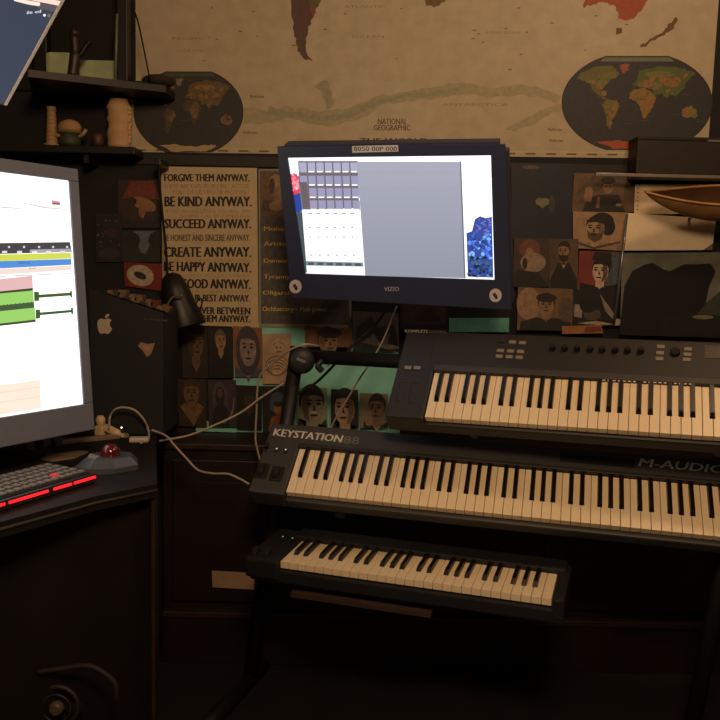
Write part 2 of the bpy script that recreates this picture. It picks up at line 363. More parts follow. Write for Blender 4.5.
L = [('poly', (84, 80, 78), [(260, 171), (348, 171), (349, 325), (261, 323.5)]), ('poly', (104, 78, 58), [(261.5, 172), (300, 172), (300, 217), (261.5, 216)]),
     ('ell', (150, 120, 88), (276, 183, 7, 9)), ('ell', (140, 110, 80), (280, 196, 6, 10)), ('ell', (72, 52, 40), (272, 186, 3, 8)), ('ell', (76, 58, 46), (268, 206, 6, 6)), ('ell', (146, 112, 84), (277, 206, 8, 5))]
for s, x0, x1, y in (('Monarchy', 264, 300, 232), ('Aristocracy', 264, 306, 247), ('Democracy', 264, 302, 264), ('Tyranny', 264, 290, 280), ('Oligarchy', 263, 296, 296)):
    L.append(('text', yl, s, (x0, y, x1, y - 5.5), .02))
L += [('text', yl, 'Ochlocracy', (262.5, 312.5, 294, 306.5), .02), ('text', (176, 168, 146), '= Mob power', (295, 313, 328, 307), .01)]
wall_sheet('slate_poster', 'slate grey poster with yellow words and a sculpture picture, half behind the small monitor', 'poster', [(258.5, 169), (351, 169), (351.5, 329), (259, 327)], (138, 138, 116), L, px=True, noise=.1)

GP = 'portrait prints on the wall'
def pr(label, quad, base, arts, cat='picture', name='portrait_print', group=GP, noise=.25): return wall_sheet(name, label, cat, quad, base, arts, group=group, noise=noise)
pr('dark print of a pale figure under a red sky, left of the ANYWAY poster', rq(118, 180, 160, 228), (52, 34, 28),
   [('poly', (112, 52, 38), [(.1, .62), (.3, .98), (.85, .98), (1, .6)]), ('ell', (146, 104, 70), (.62, .5, .3, .13, 18, 0, 360, -20)), ('poly', (140, 98, 66), [(.5, .55), (.75, .5), (.6, .2), (.5, .25)]), ('ell', (46, 30, 24), (.35, .56, .1, .08)), ('poly', (34, 30, 28), [(0, 0), (1, 0), (1, .2), (.5, .12), (0, .25)])], name='dark_print')
pr('dark green print with a pale blue V shape beside the ANYWAY poster', rq(122, 231, 160, 262), (34, 38, 34),
   [('poly', (90, 104, 108), [(.3, 1), (.9, 1), (.62, .25), (.5, .3)]), ('ell', (28, 30, 26), (.28, .7, .2, .25)), ('ell', (28, 30, 26), (.88, .7, .18, .28))], name='dark_print')
pr('red print with a white disc bearing a dark mark, above the slant-topped case', [(124, 262), (162, 264), (162, 291), (125, 286)], (118, 34, 30),
   [('ell', (176, 160, 138), (.42, .5, .36, .42, 26)), ('ell', (44, 36, 32), (.42, .5, .19, .13, 12, 0, 360, -38))], name='red_print')
pr('very dark print speckled with pale dots next to the large screen', rq(96, 214, 122, 262), (30, 28, 28),
   [('ell', (112, 104, 96), (random.random() * .9 + .05, random.random() * .7 + .25, .022, .014, 8)) for _ in range(16)] + [('ell', (60, 34, 34), (.6, .6, .25, .1)), ('ell', (52, 44, 40), (.5, .18, .4, .12))], name='dark_print')
pr('narrow dark print of a brown seated figure, top row below the ANYWAY poster', [(181, 327), (207, 328), (208, 378), (183, 378)], (46, 34, 26),
   portrait(None, (52, 38, 28), (96, 72, 48), (40, 30, 24), shirt=(120, 96, 62), look=1, cx=.55, cy=.68, r=.3, asp=.75, shade=(66, 48, 34)))
pr('dark print of a grey haired man in a black coat, second from left', [(208, 328), (233, 328), (234, 378), (209, 378)], (26, 22, 22),
   portrait(None, (96, 84, 70), (150, 116, 84), (14, 13, 14), shirt=(140, 124, 104), look=1, cy=.74, r=.2, asp=.72))
pr('orange print of a bluish long haired face below the slate poster', [(233, 326), (262, 328), (262.5, 377), (235, 377)], (132, 84, 54),
   portrait(None, (64, 54, 60), (140, 122, 118), (84, 76, 92), shirt=(120, 100, 96), look=0, cy=.56, r=.29, asp=.9, hairstyle='long', shade=(110, 100, 108)))
L = [('ell', (184, 160, 128), (.56, .75, .22, .16)), ('ell', (120, 98, 78), (.56, .78, .2, .05)), ('ell', (184, 160, 128), (.56, .74, .18, .08)), ('ell', (110, 88, 70), (.5, .72, .05, .02)), ('ell', (110, 88, 70), (.64, .72, .05, .02)), ('ell', (110, 88, 70), (.57, .64, .09, .02))]
for k in range(5): L += [('ell', (120, 96, 76), (.5, .36 - .03 * k, .42 - .05 * k, .2 - .03 * k, 24)), ('ell', (186, 160, 130), (.5, .36 - .03 * k, .39 - .05 * k, .175 - .03 * k, 24))]
pr('pale tan sketch of a bald head with curled lines, beside the stand knob', [(262.5, 334), (291, 333), (291.5, 384), (263, 384)], (178, 150, 118), L, name='sketch_print')
pr('brown print of a figure in a wide pale collar, lower row at the left end', [(176, 379), (206, 379), (207, 427), (178, 426)], (48, 36, 26),
   portrait(None, (60, 46, 32), (104, 78, 52), (52, 40, 28), shirt=(128, 102, 66), cy=.7, r=.26, asp=.75, shade=(70, 52, 36)) + [('poly', (116, 92, 58), [(.1, .42), (.3, .5), (.5, .2), (.7, .5), (.92, .42), (.55, .02)])])
pr('dark violet print of a hooded figure beside a pale arc, lower row', [(208, 380), (236, 380), (237, 427), (209, 427)], (58, 46, 52),
   [('ell', (74, 62, 72), (.42, .6, .3, .36)), ('ell', (34, 26, 26), (.42, .66, .17, .2)), ('ell', (96, 62, 48), (.42, .72, .09, .1)), ('poly', (30, 24, 28), [(.1, 0), (.2, .4), (.45, .55), (.7, .35), (.75, 0)]), ('poly', (128, 118, 112), [(.9, .62), (.86, .4), (.74, .22), (.52, .1), (.53, .07), (.78, .18), (.9, .38), (.93, .62)])], name='dark_print')
pr('almost black print with a faint brown face under the orange print', [(236, 385), (262, 386), (262, 430), (237, 429)], (22, 18, 17),
   portrait(None, (30, 22, 20), (60, 42, 34), (16, 14, 14), shirt=(36, 30, 28), cy=.66, r=.2, asp=.75))
pr('dark print of a blue hooded orange figure at the stand upright', [(262, 386), (291, 386), (291, 431), (263, 431)], (30, 24, 22),
   [('ell', (62, 74, 96), (.55, .62, .3, .25)), ('ell', (150, 98, 58), (.56, .52, .15, .16)), ('poly', (136, 80, 44), [(.2, 0), (.3, .3), (.6, .38), (.95, .2), (.95, 0)]), ('ell', (34, 26, 22), (.56, .6, .18, .06))])
pr('orange brown print of a bearded man in a dark hat, behind the stand bar', [(305, 326), (352, 328), (352, 352), (305, 352)], (116, 78, 52),
   portrait(None, (66, 50, 42), (156, 104, 74), (52, 40, 36), beard=(120, 100, 84), hat=(44, 38, 38), cx=.5, cy=.42, r=.2, asp=1.9, look=1, shade=(112, 74, 54)))
pr('grey photograph of a rocky outline behind the white cable', [(352.5, 311), (399, 313), (399, 352), (353, 350)], (84, 80, 78),
   [('poly', (44, 42, 42), [(0, 0), (.1, .6), (.4, .9), (.55, .6), (.9, .7), (1, 0)]), ('poly', (122, 114, 106), [(.2, .2), (.45, .45), (.6, .2), (.8, .5), (.75, .1)]), ('ell', (134, 126, 116), (.8, .12, .2, .06))], name='grey_photo')
pr('pale green print of a smiling man, left of the three faces', [(297, 388), (327, 388), (327.5, 426), (297, 426)], (128, 140, 110),
   portrait((136, 150, 118), (28, 26, 24), (140, 132, 108), (46, 42, 38), look=1, cy=.54, r=.37, asp=.95, shade=(92, 86, 70)) + [('ell', (196, 184, 158), (.55, .36, .13, .035))])
pr('dark print of a stern man, middle of the three faces under the stand bar', [(331, 389), (358, 390), (359, 427), (331, 427)], (40, 30, 28),
   portrait(None, (34, 28, 26), (168, 140, 112), (34, 30, 28), look=-1, cy=.5, r=.36, asp=.95, shade=(110, 90, 72)))
pr('pale print of a man leaning on his hand, right of the three faces', [(359.5, 393), (388, 394), (388, 428), (360, 428)], (126, 118, 98),
   portrait(None, (34, 30, 28), (120, 100, 80), (40, 36, 34), look=-1, cx=.6, cy=.56, r=.27, asp=1.05) + [('poly', (138, 116, 92), [(.2, .1), (.3, .5), (.42, .52), (.36, .05)])])
pr('teal card strip above the top keyboard', rq(449, 318, 509, 332), (96, 170, 156), [], cat='paper', name='card_strip', group=None)
pr('dark card above the end of the top keyboard, left of the teal strip', rq(400, 300, 448, 330), (36, 32, 34), [('poly', (58, 50, 50), [(.05, .2), (.95, .2), (.95, .9), (.05, .9)]), ('poly', (44, 40, 44), [(.3, .25), (.6, .8), (.9, .25)])], cat='picture', name='dark_card', group=None)
# right of the monitor
pr('black poster with a small pale heart shape right of the small monitor', [(511, 163), (573, 164), (572, 240), (512, 239)], (20, 25, 42),  # blue in the base colour stands for monitor light spill and haze
   [('ell', (120, 118, 92), (.46, .5, .07, .05)), ('ell', (120, 118, 92), (.55, .5, .07, .05)), ('poly', (120, 118, 92), [(.4, .49), (.61, .49), (.51, .41)]), ('ell', (60, 62, 40), (.66, .48, .05, .12)), ('ell', (92, 80, 68), (.32, .95, .14, .025))], name='black_poster', cat='poster', group=None)
pr('brown photograph of a capped soldier raising his hand, under the metal shelf', [(574, 173), (634, 174), (634.5, 212), (572, 212)], (104, 82, 62),
   [('poly', (86, 70, 54), [(0, .4), (.35, 1), (1, 1), (1, .5), (.7, .7)]), ('poly', (40, 34, 32), [(.15, 0), (.25, .35), (.42, .45), (.75, .45), (.85, 0)]), ('ell', (140, 106, 78), (.57, .64, .085, .16)), ('ell', (38, 32, 30), (.57, .82, .12, .1)), ('poly', (146, 112, 84), [(.18, .3), (.2, .62), (.28, .66), (.32, .55), (.3, .25)]), ('ell', (30, 26, 24), (.54, .66, .02, .02)), ('ell', (30, 26, 24), (.6, .66, .02, .02)), ('poly', (140, 120, 88), [(.7, .22), (.8, .22), (.8, .15), (.7, .15)]), ('poly', (120, 92, 70), [(.38, .1), (.4, .4), (.44, .4), (.43, .1)])], name='soldier_photo')
pr('tan print of a dark haired bearded man turned left, below the soldier photograph', [(573, 211.5), (628, 212.5), (624, 251), (573, 248)], (166, 134, 100),
   [('ell', (30, 25, 24), (.54, .72, .22, .27)), ('ell', (30, 25, 24), (.66, .6, .13, .22))] + portrait(None, (30, 25, 24), (170, 138, 104), (150, 124, 94), shirt=(176, 146, 112), look=-1, beard=(86, 66, 52), cx=.42, cy=.55, r=.17, asp=1.3, shade=(120, 96, 72)) + [('poly', (80, 66, 54), [(.05, .2), (.4, .06), (.9, .25), (.9, .2), (.4, .0), (.05, .14)])])
pr('faded reddish print of a pale robed figure next to the monitor', [(514, 238), (549, 238), (549, 287), (513, 287)], (62, 48, 42),
   [('ell', (110, 64, 52), (.45, .78, .3, .2)), ('ell', (146, 128, 108), (.55, .5, .36, .2)), ('ell', (150, 116, 92), (.45, .7, .12, .1)), ('poly', (34, 28, 28), [(0, 0), (.1, .36), (.7, .3), (1, 0)]), ('ell', (40, 32, 30), (.32, .48, .07, .12))], name='faded_print')
pr('brown portrait of a bearded man in a black suit and bow tie', [(549, 238.5), (578.5, 239), (577.5, 289), (549.5, 288)], (92, 72, 54),
   portrait((80, 62, 46), (34, 28, 26), (140, 108, 80), (28, 25, 25), shirt=(170, 150, 124), beard=(40, 32, 28), cy=.74, r=.19, asp=.72, look=-1) + [('poly', (22, 20, 20), [(.42, .47), (.58, .51), (.58, .47), (.42, .51)])])
pr('print of a pale faced man on a half red, half blue ground', [(579.5, 250.5), (622, 252), (619, 292), (577.5, 290)], (124, 48, 40),
   [('poly', (78, 84, 96), [(.66, 0), (.66, 1), (1, 1), (1, 0)])] + portrait(None, (26, 24, 26), (196, 172, 146), (24, 24, 28), shirt=(60, 50, 50), look=-1, cx=.52, cy=.5, r=.19, asp=1.15, shade=(92, 78, 70)) + [('poly', (26, 24, 26), [(.3, .78), (.36, .98), (.75, .98), (.78, .55), (.7, .75)])])
pr('tan print of a man in a cap, lowest print right of the monitor', [(518, 287), (573, 289), (572, 331), (517, 330)], (112, 88, 64),
   [('ell', (150, 122, 92), (.2, .62, .22, .38))] + portrait(None, (36, 30, 28), (140, 108, 80), (36, 34, 34), shirt=(70, 60, 54), hat=(38, 32, 32), cx=.52, cy=.6, r=.14, asp=1.3) + [('ell', (90, 74, 58), (.88, .5, .14, .3))])
pr('black and white print of a crouched figure with white patches', [(573, 289.5), (618, 291), (615, 325), (573, 325)], (30, 28, 28),
   [('poly', (150, 140, 124), [(.02, .25), (.04, .6), (.22, .55), (.2, .2)]), ('poly', (140, 128, 110), [(.6, .9), (.95, .35), (.95, .15), (.75, .4)]), ('ell', (84, 74, 64), (.45, .3, .2, .16)), ('poly', (164, 150, 130), [(.1, .05), (.55, .12), (.98, .02), (.6, 0)]), ('ell', (20, 19, 19), (.35, .55, .2, .2))], name='grey_photo')
pr('orange strip of card under the crouched figure print', [(562, 326), (601, 325), (603, 333), (562, 334)], (158, 104, 58), [('poly', (120, 52, 36), [(.55, .1), (.98, .2), (.98, .9), (.6, .8)])], cat='paper', name='card_strip', group=None)
pr('long pale sheet of paper under the metal shelf, behind the wooden boat', [(635, 184), (735, 184), (735, 214), (634, 214)], (232, 206, 170), [('ell', (60, 48, 40), (.03, .15 + .14 * k, .008, .02, 8)) for k in range(6)], cat='paper', name='paper_sheet', group=None)
pr('blank white card with one folded corner, below the wooden boat', [(628, 213), (716, 219), (712, 250), (623, 250.5)], (246, 226, 192), [('poly', (132, 106, 80), [(.9, .0), (1, .0), (1, .22)])], cat='paper', name='blank_card', group=None, noise=.05)
pr('dark print of two black humped shapes against a grey teal sky, below the blank card', [(622, 253), (726, 252), (726, 338), (620, 335)], (108, 110, 98),
   [('poly', (56, 64, 56), [(.5, 0), (.55, .3), (.8, .4), (1, .6), (1, 0)]),
    ('poly', (14, 14, 14), [(.0, .15), (.03, .6), (.1, .78), (.22, .86), (.3, .88), (.4, .8), (.46, .78), (.6, .86), (.72, .86), (.85, .87), (.9, .78), (.84, .6), (.8, .38), (.74, .3), (.62, .2), (.6, .1), (.55, 0), (0, 0)]),
    ('poly', (24, 26, 22), [(.4, .2), (.6, .3), (1, .25), (1, 0), (.4, 0)]), ('ell', (120, 112, 96), (.78, .24, .1, .025))], name='dark_print', cat='picture', group=None)

# ------------------------------------------------------------------ dark sideboard along the wall
sb = empty('sideboard', 'dark red-brown wooden sideboard along the wall behind the keyboards', 'sideboard', (.45, -.12, 0))
ztop = onY(230, 433, 0).z
def wpart(name, parent, fn, label=None):
    mb = MB(); fn(mb); bpy.context.view_layer.update()
    o = mb.build(name); o.parent = parent; o.matrix_parent_inverse = parent.matrix_world.inverted()
    if label: o['label'] = label
    return o
bpy.context.view_layer.update()
SX0, SX1, SY = -.60, 1.75, -.17
wpart('body', sb, lambda m: m.box((SX0, SY, .06), (SX1, -.002, ztop - .02), WOOD))
wpart('top_board', sb, lambda m: m.box((SX0, SY - .012, ztop - .02), (SX1, -.002, ztop), WOODE, .004))
wpart('plinth', sb, lambda m: (m.box((SX0, SY - .018, 0), (SX1, -.002, .15), WOOD, .003), m.box((SX0, SY - .024, .15), (SX1, SY + .01, .17), WOODE, .004)))
for k in range(4):
    x0 = SX0 + .03 + k * .58
    d = wpart('door', sb, lambda m: (m.box((x0, SY - .014, .2), (x0 + .55, SY, ztop - .05), WOOD, .004), m.box((x0 + .07, SY - .0155, .27), (x0 + .48, SY - .012, ztop - .12), WOOD, .0008)))
    kn = MB(); kn.sphere((x0 + (.5 if k % 2 == 0 else .05), SY - .028, .5), .014, WOODE); kn = kn.build('knob'); kn.parent = d; kn.matrix_parent_inverse = d.matrix_world.inverted()
c0, c1 = onY(212, 570.5, SY - .021), onY(254, 589.5, SY - .021)
mb = MB(); mb.prism([(c0.x, c0.z), (onY(255, 573, SY - .021).x, onY(255, 573, SY - .021).z), (c1.x, c1.z), (c0.x + .002, onY(211, 587, SY - .021).z)], 0, .002, mat((164, 134, 104), .7, noise=.15), Matrix(((1, 0, 0, 0), (0, 0, -1, SY - .021), (0, 1, 0, 0), (0, 0, 0, 1))))
tag(mb.build('cardboard_label', loc=((c0.x + c1.x) / 2, SY - .021, (c0.z + c1.z) / 2)), 'small tan cardboard rectangle stuck on the dark sideboard front', 'card')

# ------------------------------------------------------------------ keyboards
def make_keys(root, n_white, first, L=.145, bl=.095, K=.0235):
    """first: index in CDEFGAB of the leftmost white key"""
    mb = MB(); mb.box((.0006, 0, -.018), (K - .0006, L, 0), WKEY, .0012); w0 = mb.build('white_key', root)
    mb = MB(); h = .0115; x = .0062
    A = [(-x, L - bl, 0), (x, L - bl, 0), (x, L, 0), (-x, L, 0)]; x2 = .0048
    B = [(-x2, L - bl + .010, h), (x2, L - bl + .010, h), (x2, L, h), (-x2, L, h)]
    va = [mb.bm.verts.new(p) for p in A]; vb = [mb.bm.verts.new(p) for p in B]; k = mb.mi(BKEY)
    for f in [va[::-1], vb] + [[va[i], va[(i + 1) % 4], vb[(i + 1) % 4], vb[i]] for i in range(4)]: mb.bm.faces.new(f).material_index = k
    bmesh.ops.bevel(mb.bm, geom=[e for e in mb.bm.edges if min(v.co.z for v in e.verts) > .005], offset=.0012, segments=2, affect='EDGES')
    b0 = mb.build('black_key', root)
    w0.location = (0, 0, 0); usedb = False
    offs = {0: -.0017, 1: .0017, 3: -.0024, 4: 0, 5: .0024}
    for i in range(n_white):
        if i: copy_part(w0, root, (i * K, 0, 0))
        nt = (first + i) % 7
        if nt in offs and i < n_white - 1:
            loc = ((i + 1) * K + offs[nt], 0, 0)
            if not usedb: b0.location = loc; usedb = True
            else: copy_part(b0, root, loc)
def rootframe(name, label, cat, loc, yaw, tilt, lean, group=None):
    e = empty(name, label, cat, loc, frame(yaw, tilt, lean), group); bpy.context.view_layer.update(); return e, e.matrix_world.copy()
def surf_art(root, name, arts, mw, n, emit=0, label=None, dz=.00012, rough=.5):
    """marks given in photo pixels, laid on the plane n of the thing's own frame"""
    mb = MB(); art_faces(mb, arts, lambda a, b, h: Vector(onplane(mw, a, b, n) + (n + h,)), emit=emit, rough=rough, dz=dz)
    o = MB.build(mb, name, root)
    if label: o['label'] = label
    return o

# middle: the long 88-key keyboard
ks, kM = rootframe('keyboard', 'long grey keyboard lettered KEYSTATION88, middle of the three', 'keyboard', (-.187, -.563, .658), 13.9, 40, -1.3, 'piano keyboards on the stand')
Lk = .145; end = 52 * .0235
mb = MB()
mb.box((-.005, -.012, -.055), (end + .005, .225, -.022), BODY, .006)
mb.box((-.101, -.012, -.055), (-.0015, .225, .004), BODY, .006)
mb.box((end + .0015, -.012, -.055), (end + .04, .225, .004), BODY, .006)
mb.box((-.02, Lk + .002, -.05), (end + .02, .225, .006), BODY, .005)
mb.box((-.003, Lk + .0015, -.022), (end + .003, Lk + .012, .012), BODY2, .003)
mb.build('body', ks)
make_keys(ks, 52, 5)
a = onplane(kM, 560, 454, .006); b = onplane(kM, 634, 470, .006)
mb = MB(); mb.box((a[0], b[1] + .006, .004), (b[0], b[1] + .034, .0068), RUB, .001); mb.build('display_strip', ks)
surf_art(ks, 'lettering', [('text', (206, 196, 178), 'KEYSTATION', (273, 435.5, 341, 428.5), .03, .035, 7.0), ('text', (120, 112, 104), '88', (343, 443.2, 358.5, 436), .0, .1, 1.2)], kM, .0062)
surf_art(ks, 'logo', [('text', (245, 232, 214), 'M-AUDIO', (638.5, 466, 724, 458.3), .03, .03, 7.5)], kM, .0062)
def wheel(root, mw, u, v, n, r, wdt, name='wheel'):
    p = onplane(mw, u, v, n); mb = MB()
    mw2 = Matrix.Translation((p[0] - wdt / 2, p[1], n)) @ Matrix(((0, 0, 1, 0), (1, 0, 0, 0), (0, 1, 0, 0), (0, 0, 0, 1)))
    mb.lathe([(r * .55, 0), (r * .92, 0), (r, wdt * .15), (r, wdt * .85), (r * .92, wdt), (r * .55, wdt)], RUB, mw2, 28)
    for k in range(14):
        an = k * math.pi / 7; mb.box((p[0] - wdt * .3, p[1] + r * math.cos(an) - .0012, n + r * math.sin(an) - .0012), (p[0] + wdt * .3, p[1] + r * math.cos(an) + .0012, n + r * math.sin(an) + .0012), BLK2)
    return mb.build(name, root)
for u, v in ((262, 471), (277, 474)):
    p = onplane(kM, u, v, .004); mb = MB(); mb.box((p[0] - .017, p[1] - .024, .003), (p[0] + .017, p[1] + .024, .0065), RUB, .003); mb.build('wheel_housing', ks)
    wheel(ks, kM, u, v, .002, .017, .016)
p = onplane(kM, 267, 447, .004); mb = MB(); mb.box((p[0] - .003, p[1] - .016, .003), (p[0] + .003, p[1] + .016, .005), RUB); mb.box((p[0] - .007, p[1] - .006, .004), (p[0] + .007, p[1] + .003, .014), BLK, .002); mb.build('slider', ks)
for u, v in ((277, 449.5), (286, 450.5)):
    p = onplane(kM, u, v, .004); mb = MB(); mb.box((p[0] - .006, p[1] - .010, .003), (p[0] + .006, p[1] + .003, .008), BLK2, .0015); mb.box((p[0] - .0018, p[1] - .0018, .008), (p[0] + .0018, p[1] + .0018, .0085), mat((235, 225, 190), emit=.9)); mb.build('button', ks)

# top: the 61-key keyboard with knobs
tk, tM = rootframe('keyboard', 'black knob-topped keyboard nearest the small monitor, topmost of the three', 'keyboard', (.167, -.619, .876), 17, 44.5, .6, 'piano keyboards on the stand')
end = 36 * .0235
mb = MB()
mb.box((-.005, -.008, -.058), (end + .005, .265, -.022), BODY2, .006)
mb.box((-.103, -.008, -.058), (-.0015, .286, .004), BODY2, .006)
mb.box((end + .0015, -.008, -.058), (end + .06, .268, .004), BODY3, .006)
mb.box((-.02, Lk + .002, -.05), (end + .02, .286, .005), BODY2, .004)
mb.box((-.003, Lk + .0015, -.022), (end + .003, Lk + .022, .010), BODY, .003)
mb.build('body', tk)
make_keys(tk, 36, 0)
GB = mat((138, 128, 116), .5)
def small_box(root, mw, u, v, n, w_, d_, h_, m, name):
    p = onplane(mw, u, v, n); mb = MB(); mb.box((p[0] - w_ / 2, p[1] - d_ / 2, n - .001), (p[0] + w_ / 2, p[1] + d_ / 2, n + h_), m, .001); return mb.build(name, root)
for u, v in ((512.5, 342.5), (522.5, 343.2), (500.5, 351), (510.5, 351.5), (520.5, 352), (499.3, 356.7), (509.2, 357.2), (519.2, 357.8), (660.8, 347), (660, 353.3), (659.4, 359), (688, 349.5), (687.3, 354.8), (686.8, 360), (408, 368), (417.2, 368.2)):
    small_box(tk, tM, u, v, .005, .0185, .011, .003, GB, 'button')
small_box(tk, tM, 502, 341.3, .005, .0185, .012, .003, BLK2, 'button')
for k, u in enumerate((552.5, 564.5, 577, 590, 602, 615, 627.3, 640.5)):
    p = onplane(tM, u, 349 + (u - 552) * .035, .005); mb = MB(); mb.lathe([(.0085, 0), (.0085, .004), (.0065, .014), (.0055, .0155)], RUB, Matrix.Translation((p[0], p[1], .0045)), 18); mb.build('knob', tk)
p = onplane(tM, 675, 353, .005); mb = MB(); mb.lathe([(.012, 0), (.012, .008), (.010, .011)], RUB, Matrix.Translation((p[0], p[1], .0045)), 24); mb.build('encoder', tk)
p = onplane(tM, 704, 352, .005); mb = MB(); mb.box((p[0], p[1] - .02, .004), (p[0] + .06, p[1] + .022, .0062), mat((70, 62, 54), .3), .001); mb.build('display', tk)
for u, v in ((401, 392), (413, 393)): 
    p = onplane(tM, u, v, .004); mb = MB(); mb.box((p[0] - .008, p[1] - .032, .003), (p[0] + .008, p[1] + .032, .0048), BLK2, .002); mb.build('touch_strip', tk)
surf_art(tk, 'lettering', [('text', (176, 164, 146), 'KOMPLETE', (405, 332.4, 428, 329.6), .02, 0, .4), ('text', (120, 112, 102), 'KONTROL', (429.5, 333, 447, 330.2), .0, 0, .4)], tM, .0052)
L = []
for i in range(4, 22):
    x = 602 + i * 5.1 - 20; L.append(('poly', (214, 200, 176), [(x, 379.6 + (x - 602) * .045), (x + 3, 379.75 + (x - 602) * .045), (x + 3, 380.9 + (x - 602) * .045), (x, 380.75 + (x - 602) * .045)]))
surf_art(tk, 'glare_dashes', L, tM, .0102, dz=0)  # pale dashes painted in for the glare along the back of the keys

# lower: the 49-key keyboard
lk, lM = rootframe('keyboard', 'short black keyboard with nothing lettered on it, lowest of the three', 'keyboard', (-.192, -.641, .497), 18, 3.7, 0, 'piano keyboards on the stand')
end = 29 * .0235
mb = MB()
mb.box((-.085, -.006, -.058), (end + .03, .21, -.022), BODY3, .006)
mb.box((-.095, -.012, -.05), (-.0015, .21, .004), BODY3, .008)
mb.box((end + .0015, -.008, -.05), (end + .03, .21, .004), BODY3, .006)
mb.box((-.02, Lk + .002, -.05), (end + .02, .21, .014), BODY3, .005)
mb.build('body', lk)
make_keys(lk, 29, 0)
for u, v in ((256, 554), (268, 555)): wheel(lk, lM, u, v, .002, .02, .014)
for u, v in ((283, 537.5), (292.5, 539)):
    p = onplane(lM, u, v, .004); mb = MB(); mb.box((p[0] - .005, p[1] - .007, .003), (p[0] + .005, p[1] + .006, .007), BLK2, .001); mb.box((p[0] - .0017, p[1] - .0015, .007), (p[0] + .0017, p[1] + .0015, .0074), mat((235, 225, 190), emit=.6)); mb.build('button', lk)

# ------------------------------------------------------------------ keyboard stand
st = empty('keyboard_stand', 'black tubular stand holding the three keyboards one above another', 'stand', (.3, -.4, 0)); bpy.context.view_layer.update()
TUB = mat((22, 21, 21), .5, noise=.1)
Yc = -.325
top = onY(297, 352, Yc); low_ = onY(270, 540, Yc); dirv = (top - low_).normalized()
foot = low_ - dirv * ((low_.z - .03) / dirv.z)
Xd = Vector((math.cos(math.radians(17)), -math.sin(math.radians(17)), 0)); Dv = Vector((math.sin(math.radians(17)), math.cos(math.radians(17)), 0))
RS = 1.22
wpart('column', st, lambda m: m.tube([foot, top + dirv * .015], .021, TUB, 14))
wpart('column', st, lambda m: m.tube([foot + Xd * RS, top + Xd * RS], .021, TUB, 14))
barL = onY(303, 356, Yc - .002)
wpart('crossbar', st, lambda m: m.tube([barL, barL + Xd * RS], .020, TUB, 14))
kn = wpart('joint_knob', st, lambda m: (m.lathe([(.02, 0), (.036, .004), (.038, .02), (.03, .03), (.012, .032)], BLK2, Matrix.Translation(onY(302, 360, Yc - .02)) @ Matrix.Rotation(math.radians(90), 4, 'X'), 20), m.tube([onY(322, 360, Yc - .03), onY(318, 366, Yc - .034), onY(322, 371, Yc - .03)], .009, BLK2, 8)))
mb = MB(); q = onY(301, 361, Yc - .056); mb.box((q.x - .013, q.y, q.z - .002), (q.x + .013, q.y + .002, q.z + .006), GREYM, 0, Matrix.Rotation(math.radians(20), 3, 'Y')); l_ = mb.build('logo_plate'); l_.parent = kn; l_.matrix_parent_inverse = kn.matrix_world.inverted()
for sx in (.14, 1.02):
    a_ = kM @ Vector((sx, .25, -.072)); b_ = kM @ Vector((sx, -.01, -.070)); wpart('support_arm', st, lambda m: m.tube([a_, b_], .014, TUB, 10))
a_ = kM @ Vector((-.08, .245, -.075)); b_ = kM @ Vector((1.18, .245, -.075)); wpart('crossbar', st, lambda m: m.tube([a_, b_], .014, TUB, 10))
for sx in (.1, .6):
    a_ = lM @ Vector((sx, .30, -.070)); b_ = lM @ Vector((sx, .02, -.070)); wpart('support_arm', st, lambda m: m.tube([a_, b_], .011, TUB, 10))
for sx in (.12, .7):
    a_ = tM @ Vector((sx, .27, -.070)); b_ = tM @ Vector((sx, .0, -.070)); wpart('support_arm', st, lambda m: m.tube([a_, b_], .011, TUB, 10))
a_ = lM @ Vector((.035, -.008, -.078)); b_ = lM @ Vector((.40, -.008, -.078)); wpart('front_bar', st, lambda m: m.box((-.5 * .365, -.010, -.006), (.5 * .365, .010, .006), mat((70, 54, 44), .4)) or None).matrix_world = Matrix.Translation((a_ + b_) / 2) @ lM.to_3x3().to_4x4()
a_ = lM @ Vector((-.1, .30, -.070)); b_ = lM @ Vector((.68, .30, -.070)); wpart('crossbar', st, lambda m: m.tube([a_, b_], .014, TUB, 10))
for q in (foot, foot + Xd * RS):
    wpart('foot', st, lambda m: m.tube([Vector((q.x, q.y, .022)) + Dv * .1, Vector((q.x, q.y, .022)) - Dv * .42], .021, TUB, 12))

# ------------------------------------------------------------------ small monitor on a wall arm
mon, mM = rootframe('monitor', 'small black monitor hung above the keyboards, lettered VIZIO, with two round stickers', 'monitor', (-.158, -.359, 1.230), 17.1, 115.2, .97)
SW, SH = .53, .53 / 1.6
def PL(u, v, n=0): return onplane(mM, u, v, n)
tl, tr, br, bl = PL(276, 145), PL(507, 142.5), PL(513, 310.5), PL(290.5, 298)
FB = mat((62, 68, 92), .4, noise=.05)
mb = MB()
mb.prism([bl, br, tr, tl], -.035, -.004, FB)
bmesh.ops.bevel(mb.bm, geom=[e for e in mb.bm.edges if abs(e.verts[0].co.z - e.verts[1].co.z) > .02], offset=.022, segments=4, affect='EDGES')
for (a0, b0) in (((tl, tr), ((0, SH), (SW, SH))), ((tr, br), ((SW, SH), (SW, 0))), ((br, bl), ((SW, 0), (0, 0))), ((bl, tl), ((0, 0), (0, SH)))):
    pass
mb.build('casing', mon)
mb = MB()
def ring(mb, outer, inner, z, m):
    for i in range(4):
        j = (i + 1) % 4; mb.face([Vector(outer[i] + (z,)), Vector(outer[j] + (z,)), Vector(inner[j] + (z,)), Vector(inner[i] + (z,))], m)
ins = .004
outer = [(tl[0] + ins, tl[1] - ins), (tr[0] - ins, tr[1] - ins), (br[0] - ins, br[1] + ins), (bl[0] + ins, bl[1] + ins)]; inner = [(0, SH), (SW, SH), (SW, 0), (0, 0)]
